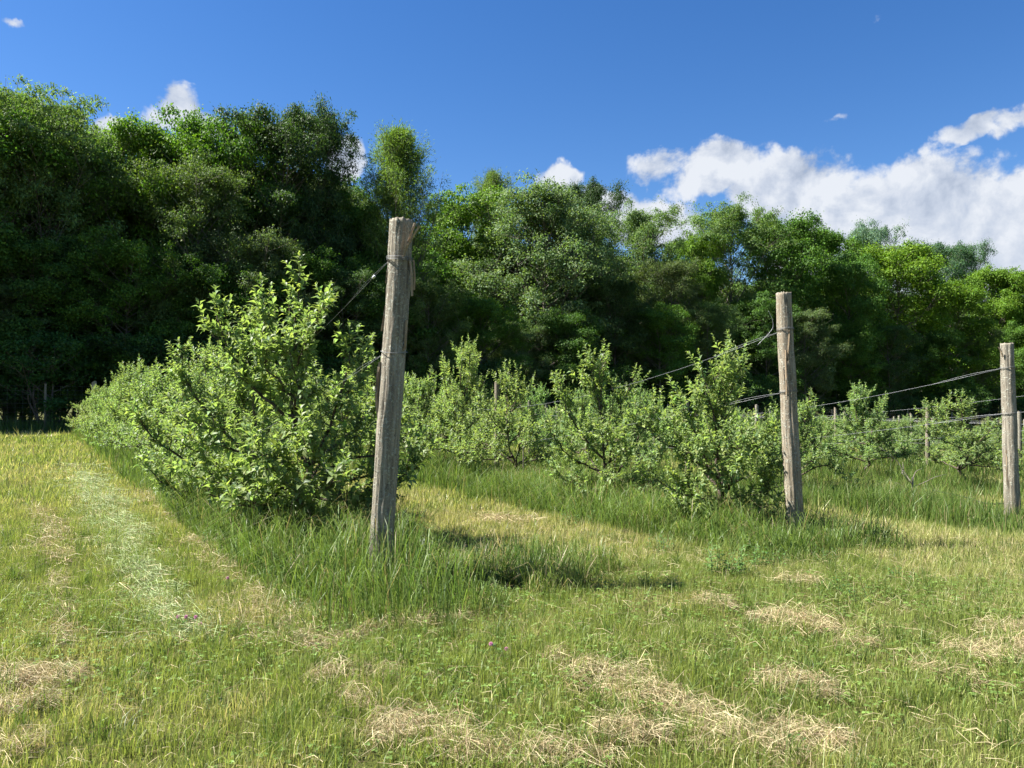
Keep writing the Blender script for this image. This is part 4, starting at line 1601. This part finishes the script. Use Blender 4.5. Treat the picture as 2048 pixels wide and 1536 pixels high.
strips = [(0, [(-1.3, 7, 2300, .43, .0052, 3), (7, 13, 1000, .40, .011, 2), (13, 34, 380, .40, .022, 1)], 'tall green grass left unmown round the thick near post and under its row'),
          (1, [(-1.5, 4.5, 2500, .37, .006, 3), (4.5, 12, 1000, .36, .012, 2), (12, 34, 260, .36, .026, 1)], 'tall arching grass under the middle row of trees'),
          (2, [(-1.3, 5, 1500, .33, .010, 2), (5, 12, 600, .33, .016, 1), (12, 30, 180, .33, .03, 1)], 'tall grass strip under the third row and round the right post'),
          (3, [(-1.3, 9, 650, .33, .015, 1), (9, 30, 150, .33, .03, 1)], 'tall grass strip under the fourth row'),
          (4, [(-1.3, 14, 260, .33, .026, 1)], 'tall grass strip under the fifth row'),
          (5, [(-1.3, 16, 220, .33, .03, 1)], 'tall grass strip under the sixth row')]
for row, segl, lab in strips:
    pl = []
    for (a_, b_, dens, hh, ww, sg) in segl:
        bl, N = tall_strip(row, a_, b_, dens, lab, hh, ww, sg)
        pl.append(bl)
    v, t_, q_, c_ = join(pl)
    o = link('tall_grass', mesh_np('tall_grass', v, t_, q_, c_, MAT_GRASS))
    tag(o, lab, 'grass', kind='stuff')

# half-cut taller patch in the shade right of the near post
N = 9000
ang = rng.uniform(0, 6.28, N)
rr = np.sqrt(rng.random(N))
s = -.35 + rr * np.sin(ang) * .62
u = 1.15 + rr * np.cos(ang) * .95
x = P0[0] + s * AX[0] + u * BX[0]
y = P0[1] + s * AX[1] + u * BX[1]
keep = fbm(x * 2.2 + 4, y * 2.2 + 60, 3) > .3 + .3 * rr ** 2
x, y, rr = x[keep], y[keep], rr[keep]
N = len(x)
c = np.where(rng.random((N, 1)) < .18, TAN * .7, TGRN * (1 - rr[:, None] * .5) + GREEN * rr[:, None] * .5) * np.exp(rng.normal(0, .25, (N, 1)))
bl = blades(np.stack([x, y, zg(x, y) - .01], -1), .24 * np.exp(rng.normal(0, .35, N)) * (1.15 - .6 * rr), .0048 * rng.uniform(.6, 1.3, N),
            np.clip(np.abs(rng.normal(.4, .3, N)), .03, 1.1), rng.uniform(0, 6.28, N), c, 3)
o = link('tall_grass', mesh_np('tall_grass', bl[0], bl[1], bl[2], bl[3], MAT_GRASS))
tag(o, 'half-cut darker grass in the shadow right of the thick near post', 'grass', kind='stuff')

# rough growth along the fence
N = 26000
s = rng.uniform(34.6, 40, N)
u = rng.uniform(-16, 90, N)
x = P0[0] + s * AX[0] + u * BX[0]
y = P0[1] + s * AX[1] + u * BX[1]
bl = blades(np.stack([x, y, zg(x, y)], -1), .55 * np.exp(rng.normal(0, .35, N)), np.full(N, .05), np.abs(rng.normal(.35, .2, N)), rng.uniform(0, 6.28, N),
            TGRN[None] * np.exp(rng.normal(0, .25, (N, 1))), 1)
o = link('rough_grass', mesh_np('rough_grass', bl[0], bl[1], None, bl[3], MAT_GRASS))
tag(o, 'rough shaded weeds and grass along the fence at the foot of the wood', 'weeds', kind='stuff')


# ------------------------------------------------------------------ hay and cut grass
def stalks(pos, yaw, L, w, rise, col, r):
    """bent dry stalks lying on or over the ground"""
    N = len(pos)
    d = np.stack([np.cos(yaw), np.sin(yaw), np.zeros(N)], -1)
    n_ = np.stack([-np.sin(yaw), np.cos(yaw), np.zeros(N)], -1)
    L_, W_ = L[:, None], w[:, None]
    bend = r.normal(0, .18, (N, 1))
    zr = rise[:, None] * np.array([0, 0, 1.0])
    tw = unit(n_ * np.cos(r.uniform(0, 3, (N, 1))) + np.array([0, 0, 1.0]) * np.sin(r.uniform(0, 3, (N, 1))))
    a = pos - d * L_ * .5
    m_ = pos + n_ * L_ * bend + zr * .8 + np.array([0, 0, .006])
    e = pos + d * L_ * .5 + zr * r.normal(.4, .5, (N, 1))
    v = np.stack([a - tw * W_ / 2, a + tw * W_ / 2, m_ + tw * W_ / 2, m_ - tw * W_ / 2, e + tw * W_ * .3, e - tw * W_ * .3], 1)
    b = np.arange(N)[:, None] * 6
    q = np.concatenate([b + np.array([[0, 1, 2, 3]]), b + np.array([[3, 2, 4, 5]])], 0)
    return v.reshape(-1, 3), None, q, np.repeat(col, 6, 0)


STRAW = np.array([.455, .385, .225])
STRAW_D = np.array([.24, .17, .09])


def swath(path, width, n, L, w, height, jitter, colfun, r, along=True):
    """path in photo pixels, laid on the ground"""
    P = curve([px_ground(*q) for q in path], 24)
    seg = np.r_[0, np.cumsum(np.linalg.norm(np.diff(P[:, :2], axis=0), axis=1))]
    f = r.uniform(0, seg[-1], n)
    cx, cy = np.interp(f, seg, P[:, 0]), np.interp(f, seg, P[:, 1])
    tx, ty = np.gradient(P[:, 0], seg), np.gradient(P[:, 1], seg)
    ang = np.arctan2(np.interp(f, seg, ty), np.interp(f, seg, tx))
    taper = .55 + .75 * np.sin(np.pi * np.clip(f / seg[-1], .05, .95))
    lump = .5 + 1.0 * fbm(cx * 4 + 7, cy * 4, 2)
    wl = width * taper * lump
    off_ = np.clip(r.normal(0, .62, n), -2.2, 2.2) + (fbm(cx * 7 + 3, cy * 7 + 9, 2) - .5) * 1.6
    x = cx - np.sin(ang) * off_ * wl
    y = cy + np.cos(ang) * off_ * wl
    hz = height * .6 * lump * np.exp(-(off_ * 1.2) ** 2) * r.random(n)
    pos = np.stack([x, y, zg(x, y) + r.uniform(.004, .034, n) + hz], -1)
    yaw = (ang if along else 0) + r.normal(0, jitter, n)
    return stalks(pos, yaw, L * np.exp(r.normal(0, .4, n)), w * r.uniform(.6, 1.3, n), r.normal(0, .038, n) + .014, colfun(n, r), r)


def straw_col(n, r):
    q = r.random((n, 1))
    c = np.where(q < .3, STRAW_D, np.where(q < .42, np.array([.25, .25, .10]), STRAW)) * np.exp(r.normal(0, .22, (n, 1)))
    return c


def pale_cut(n, r):
    q = r.random((n, 1))
    return np.where(q < .45, np.array([.315, .375, .185]), np.where(q < .85, np.array([.20, .28, .09]), STRAW)) * np.exp(r.normal(0, .18, (n, 1)))


HAY = [
    ([(-40, 1385), (50, 1362), (140, 1378)], .17, 1500, .05, 'big heap of dry hay at the left edge of the foreground'),
    ([(-30, 1440), (40, 1418), (120, 1412)], .09, 600, .03, 'flat hay below the big heap at the left edge'),
    ([(-20, 1512), (40, 1505), (80, 1512)], .06, 260, .02, 'scrap of hay in the bottom left corner'),
    ([(755, 1478), (820, 1452), (880, 1480), (960, 1515)], .11, 1100, .045, 'hay clump at the bottom, below the thick near post'),
    ([(1160, 1340), (1230, 1370), (1310, 1398), (1395, 1450)], .17, 1900, .05, 'long pale windrow of hay in the middle foreground'),
    ([(1195, 1490), (1260, 1466), (1340, 1492)], .08, 700, .06, 'tousled hay tuft at the bottom centre'),
    ([(1530, 1385), (1590, 1372), (1660, 1412)], .09, 800, .06, 'dark hollow hay clump in the right foreground'),
    ([(1510, 1248), (1580, 1246), (1665, 1275)], .12, 900, .06, 'pale raised hay clump below the middle post'),
    ([(1900, 1305), (1985, 1325), (2070, 1290)], .13, 900, .045, 'hay strip at the right edge of the foreground'),
    ([(1950, 1260), (2000, 1270), (2060, 1255)], .08, 300, .03, 'thin hay wisps above the right edge strip'),
    ([(1395, 1208), (1425, 1215), (1455, 1226)], .12, 420, .04, 'small pale hay tuft between the near and middle posts'),
    ([(620, 1368), (700, 1345), (800, 1362)], .035, 330, .02, 'thin curl of hay in front of the thick near post'),
    ([(680, 1285), (800, 1256), (940, 1243)], .05, 520, .02, 'arc of dry stalks along the foot of the tall grass'),
    ([(500, 1188), (560, 1235), (600, 1285), (680, 1300)], .16, 950, .035, 'dry hay along the edge of the tall grass in the left row'),
    ([(385, 1080), (430, 1120), (475, 1172)], .13, 520, .03, 'dry strip left of the tall grass, middle of the mown track'),
    ([(285, 982), (330, 1015), (372, 1050)], .2, 480, .03, 'reddish dry strip beside the left row, far up the track'),
    ([(70, 1022), (108, 1060), (116, 1135)], .12, 900, .02, 'narrow dry streak on the left mown lane'),
    ([(114, 1150), (120, 1220), (130, 1300)], .06, 420, .015, 'faint dry streak nearer on the left mown lane'),
    ([(930, 1530), (1080, 1505), (1230, 1535)], .09, 800, .03, 'scattered hay along the bottom edge, centre'),
    ([(1380, 1470), (1520, 1492), (1690, 1480)], .14, 1200, .03, 'scattered hay along the bottom edge, right of centre'),
    ([(1095, 1320), (1115, 1318), (1135, 1330)], .06, 200, .03, 'little hay tuft at the head of the long windrow'),
    ([(1670, 1300), (1710, 1296), (1745, 1305)], .06, 220, .025, 'little hay tuft right of the raised clump'),
    ([(1830, 1345), (1900, 1355), (1960, 1375)], .06, 320, .02, 'thin hay line at the lower right'),
    ([(1555, 1165), (1600, 1168), (1640, 1172)], .08, 260, .02, 'dry wisp at the foot of the middle post'),
    ([(690, 1400), (720, 1410), (745, 1425)], .05, 200, .02, 'hay wisp between the curl and the bottom clump'),
    ([(960, 1045), (1010, 1042), (1060, 1050)], .28, 800, .02, 'dry patch on the mown lane behind the thick near post'),
]
for i, (path, wd, n, hgt, lab) in enumerate(HAY):
    r = np.random.default_rng(800 + i)
    yy = project(px_ground(*path[0]))[1]
    dist = px_ground(*path[len(path) // 2])[1]
    w = .0018 * max(1, dist / 4.2)
    n = int(n * 1.25)
    v, t_, q_, c_ = swath(path, wd, n, .11 * max(1, (dist / 5) ** .5), w, hgt, .95, straw_col, r)
    o = link('hay_clump', mesh_np('hay_clump', v, t_, q_, c_, MAT_STRAW))
    tag(o, lab, 'hay', 'clumps of dry mown hay')
r = np.random.default_rng(900)
cut = [swath([(165, 950), (205, 1000), (240, 1060), (275, 1130), (320, 1210), (385, 1285)], .20, 12000, .17, .003, .035, .6, pale_cut, r),
       swath([(150, 930), (170, 955), (200, 990)], .4, 800, .25, .007, .02, .5, pale_cut, r),
       swath([(380, 1040), (430, 1075), (560, 1180), (640, 1240)], .10, 900, .16, .003, .02, .6, pale_cut, r)]
v, t_, q_, c_ = join(cut)
o = link('cut_grass', mesh_np('cut_grass', v, t_, q_, c_, MAT_STRAW))
tag(o, 'pale swath of freshly cut grass lying along the left mown track', 'cut grass', kind='stuff')
# loose stalks over the whole lawn
x, y = scatter(2.4, 9, 230)
N = len(x)
v, t_, q_, c_ = stalks(np.stack([x, y, zg(x, y) + rng.uniform(.01, .05, N)], -1), rng.uniform(0, 6.28, N), .085 * np.exp(rng.normal(0, .4, N)), np.full(N, .0017),
                       np.abs(rng.normal(0, .025, N)), straw_col(N, rng), rng)
o = link('loose_straw', mesh_np('loose_straw', v, t_, q_, c_, MAT_STRAW))
tag(o, 'loose dry stalks strewn over the mown grass', 'straw', kind='stuff')

# ------------------------------------------------------------------ clover and broad-leaved weeds
x, y = scatter(2.4, 6.5, 330)
keep = (fbm(x * 1.1 + 50, y * 1.1, 3) > .5)
x, y = x[keep], y[keep]
N = len(x)
ang = rng.uniform(0, 6.28, N)
P, Dd, Nn = [], [], []
zz = zg(x, y) + rng.uniform(.025, .06, N)
for k in range(3):
    a = ang + k * 2.094
    P.append(np.stack([x, y, zz], -1))
    Dd.append(np.stack([np.cos(a), np.sin(a), rng.normal(.05, .15, N)], -1))
    Nn.append(np.stack([rng.normal(0, .25, N), rng.normal(0, .25, N), np.ones(N)], -1))
P, Dd, Nn = map(np.concatenate, (P, Dd, Nn))
LL = np.tile(rng.uniform(.012, .022, N), 3)
v, t_, k = leaf_geo(P, Dd, Nn, LL, LL * .85, .15, .1, 2)
c_ = np.repeat(np.tile(np.array([.13, .205, .045])[None] * np.exp(rng.normal(0, .2, (N, 1))), (3, 1)), k, 0)
o = link('clover', mesh_np('clover', v, t_, None, c_, MAT_WEED))
tag(o, 'low clover leaves growing through the mown grass', 'clover', kind='stuff')


def weed(px, n, spread, height, leafL, base, label, name='weed', cat='weed', leafW=.4):
    p = px_ground(*px)
    r = np.random.default_rng(int(px[0] * 7 + px[1]))
    root = empty(name, p)
    tag(root, label, cat)
    LP, LD, LN, LL_ = [], [], [], []
    for i in range(n):
        a = r.uniform(0, 6.28)
        q = r.uniform(0, 1) ** .5 * spread
        b0 = np.array([math.cos(a) * q, math.sin(a) * q, -.02])
        hh = height * r.uniform(.55, 1.1)
        b1_ = b0 + np.array([r.normal(0, .12) * hh, r.normal(0, .12) * hh, hh])
        st = MB()
        st.tube(curve([b0, (b0 + b1_) / 2 + r.normal(0, .01, 3), b1_], 5), [.003, .0028, .0024, .002, .0014], 4)
        st.build('stem', MAT_STEM, root)
        nl = max(5, int(hh / .018))
        f = np.linspace(.15, 1, nl)[:, None]
        pos = b0 * (1 - f) + b1_ * f
        an = np.arange(nl) * 2.4
        LP.append(pos)
        LD.append(np.stack([np.cos(an), np.sin(an), np.full(nl, .35)], -1) + r.normal(0, .15, (nl, 3)))
        LN.append(np.stack([-np.cos(an) * .4, -np.sin(an) * .4, np.ones(nl)], -1) + r.normal(0, .15, (nl, 3)))
        LL_.append(leafL * (1.1 - .5 * f[:, 0]) * r.uniform(.8, 1.2, nl))
    LP, LD, LN, LL_ = map(np.concatenate, (LP, LD, LN, LL_))
    v, tr_, k = leaf_geo(LP, LD, LN, LL_, LL_ * leafW, .3, .15, 4)
    o = link('foliage', mesh_np('foliage', v, tr_, None, np.repeat(leaf_cols(len(LP), base, r, .15, .08), k, 0), MAT_WEED), root)
    o['kind'] = 'stuff'
    return root


MAT_STEM = plain_mat('green_stem', (.10, .14, .05), .7, 0, .3, 60)
weed((1445, 1150), 16, .16, .26, .075, (.11, .19, .05), 'light green weed clump in the grass left of the middle post', leafW=.35)
weed((1700, 1190), 14, .22, .13, .06, (.06, .13, .03), 'low dark green weed patch right of the middle post')
weed((1800, 1160), 8, .14, .12, .06, (.07, .14, .03), 'small weed in the shadow beyond the middle post')
weed((1570, 1300), 3, .03, .09, .04, (.05, .12, .03), 'tiny dark sprig in front of the raised hay clump')
weed((1585, 1500), 4, .05, .09, .05, (.07, .14, .035), 'small dark sprig in the hay at the bottom right')
weed((1570, 1385), 3, .03, .09, .04, (.08, .16, .035), 'green sprig standing in the dark hollow hay clump')
weed((430, 1410), 7, .08, .07, .03, (.09, .17, .05), 'low leafy weed in the left foreground grass')
weed((330, 1170), 8, .12, .09, .05, (.08, .16, .035), 'dark weed in the pale cut swath')
weed((270, 1080), 7, .14, .08, .06, (.08, .17, .03), 'leafy weed farther up the pale cut swath')
weed((420, 1085), 9, .16, .15, .07, (.055, .12, .03), 'dark broad-leaved weed at the edge of the left row')
weed((650, 1170), 6, .08, .34, .06, (.10, .16, .07), 'pale upright weed in tall grass left of the near post')
weed((1030, 1170), 6, .12, .16, .06, (.05, .11, .03), 'dark weed in the shade right of the near post')


weed((560, 1175), 9, .15, .24, .07, (.07, .14, .035), 'leafy weed in the front of the tall grass left of the near post')
weed((850, 1205), 7, .10, .26, .05, (.11, .17, .05), 'narrow-leaved weed just right of the near post foot')
weed((1330, 1105), 9, .16, .2, .06, (.08, .15, .04), 'leafy weed at the lane edge below the second tree of the middle row')
weed((1530, 1135), 10, .16, .22, .065, (.09, .17, .045), 'broad-leaved weed in the tall grass at the middle post')
weed((1650, 1125), 8, .15, .2, .06, (.06, .12, .03), 'dark weed in the tall grass right of the middle post')
weed((1150, 1050), 8, .2, .2, .07, (.09, .16, .05), 'weed tuft at the lane edge under the middle row')


def clover_plant(px, heads, label):
    p = px_ground(*px)
    r = np.random.default_rng(int(px[0] * 3 + px[1]))
    root = empty('clover_plant', p)
    tag(root, label, 'clover', 'pink flowering clovers')
    for (dx, dy, h) in heads:
        st = MB()
        tip = np.array([dx, dy, h])
        st.tube(curve([(dx * .3, dy * .3, -.02), (dx * .7, dy * .7, h * .5), tip], 5), .0016, 4)
        s_ = st.build('stem', MAT_STEM, root)
        fl = MB()
        # head of small florets
        for i in range(46):
            t2 = 1 - 2 * (i + .5) / 46
            a = i * 2.4
            d = np.array([math.cos(a) * math.sqrt(1 - t2 * t2), math.sin(a) * math.sqrt(1 - t2 * t2), t2 * 1.05])
            fl.tube([tip + d * .003, tip + d * .009, tip + d * .0135], [.0012, .0017, .0006], 4)
        fl.build('flower_head', MAT_CLOVER, s_)
    n = 10
    a = r.uniform(0, 6.28, n)
    pos = np.stack([np.cos(a) * .05, np.sin(a) * .05, r.uniform(.02, .08, n)], -1)
    pos = np.repeat(pos, 3, 0)
    aa = np.repeat(a, 3) + np.tile([0, 2.1, 4.2], n)
    v, tr_, k = leaf_geo(pos, np.stack([np.cos(aa), np.sin(aa), np.full(3 * n, .1)], -1), np.tile([0, 0, 1.0], (3 * n, 1)) + r.normal(0, .2, (3 * n, 3)),
                         np.full(3 * n, .028), np.full(3 * n, .018), .2, .1, 4)
    o = link('foliage', mesh_np('foliage', v, tr_, None, np.repeat(leaf_cols(3 * n, (.07, .14, .03), r, .15, .08), k, 0), MAT_WEED), root)
    o['kind'] = 'stuff'


clover_plant((372, 1262), [(0, 0, .09), (.05, .03, .08), (-.06, .02, .085), (.1, -.02, .05)], 'clover with pink heads at the near end of the pale swath')
clover_plant((455, 1178), [(0, 0, .08)], 'clover with one pink head beside the tall grass of the left row')
clover_plant((982, 1318), [(0, 0, .085), (.09, .02, .05)], 'clover with a pink head in the grass right of the near post')
print('TREES', ntree[0], 'lawn tris', n_lawn, [len(x_['leaves'].polygons) for x_ in (resH1, resH2, resH3, resH4)], [len(x_['leaves'].polygons) for x_ in GEN],
      {k: [d['N'] for d in v_] for k, v_ in WT.items()})
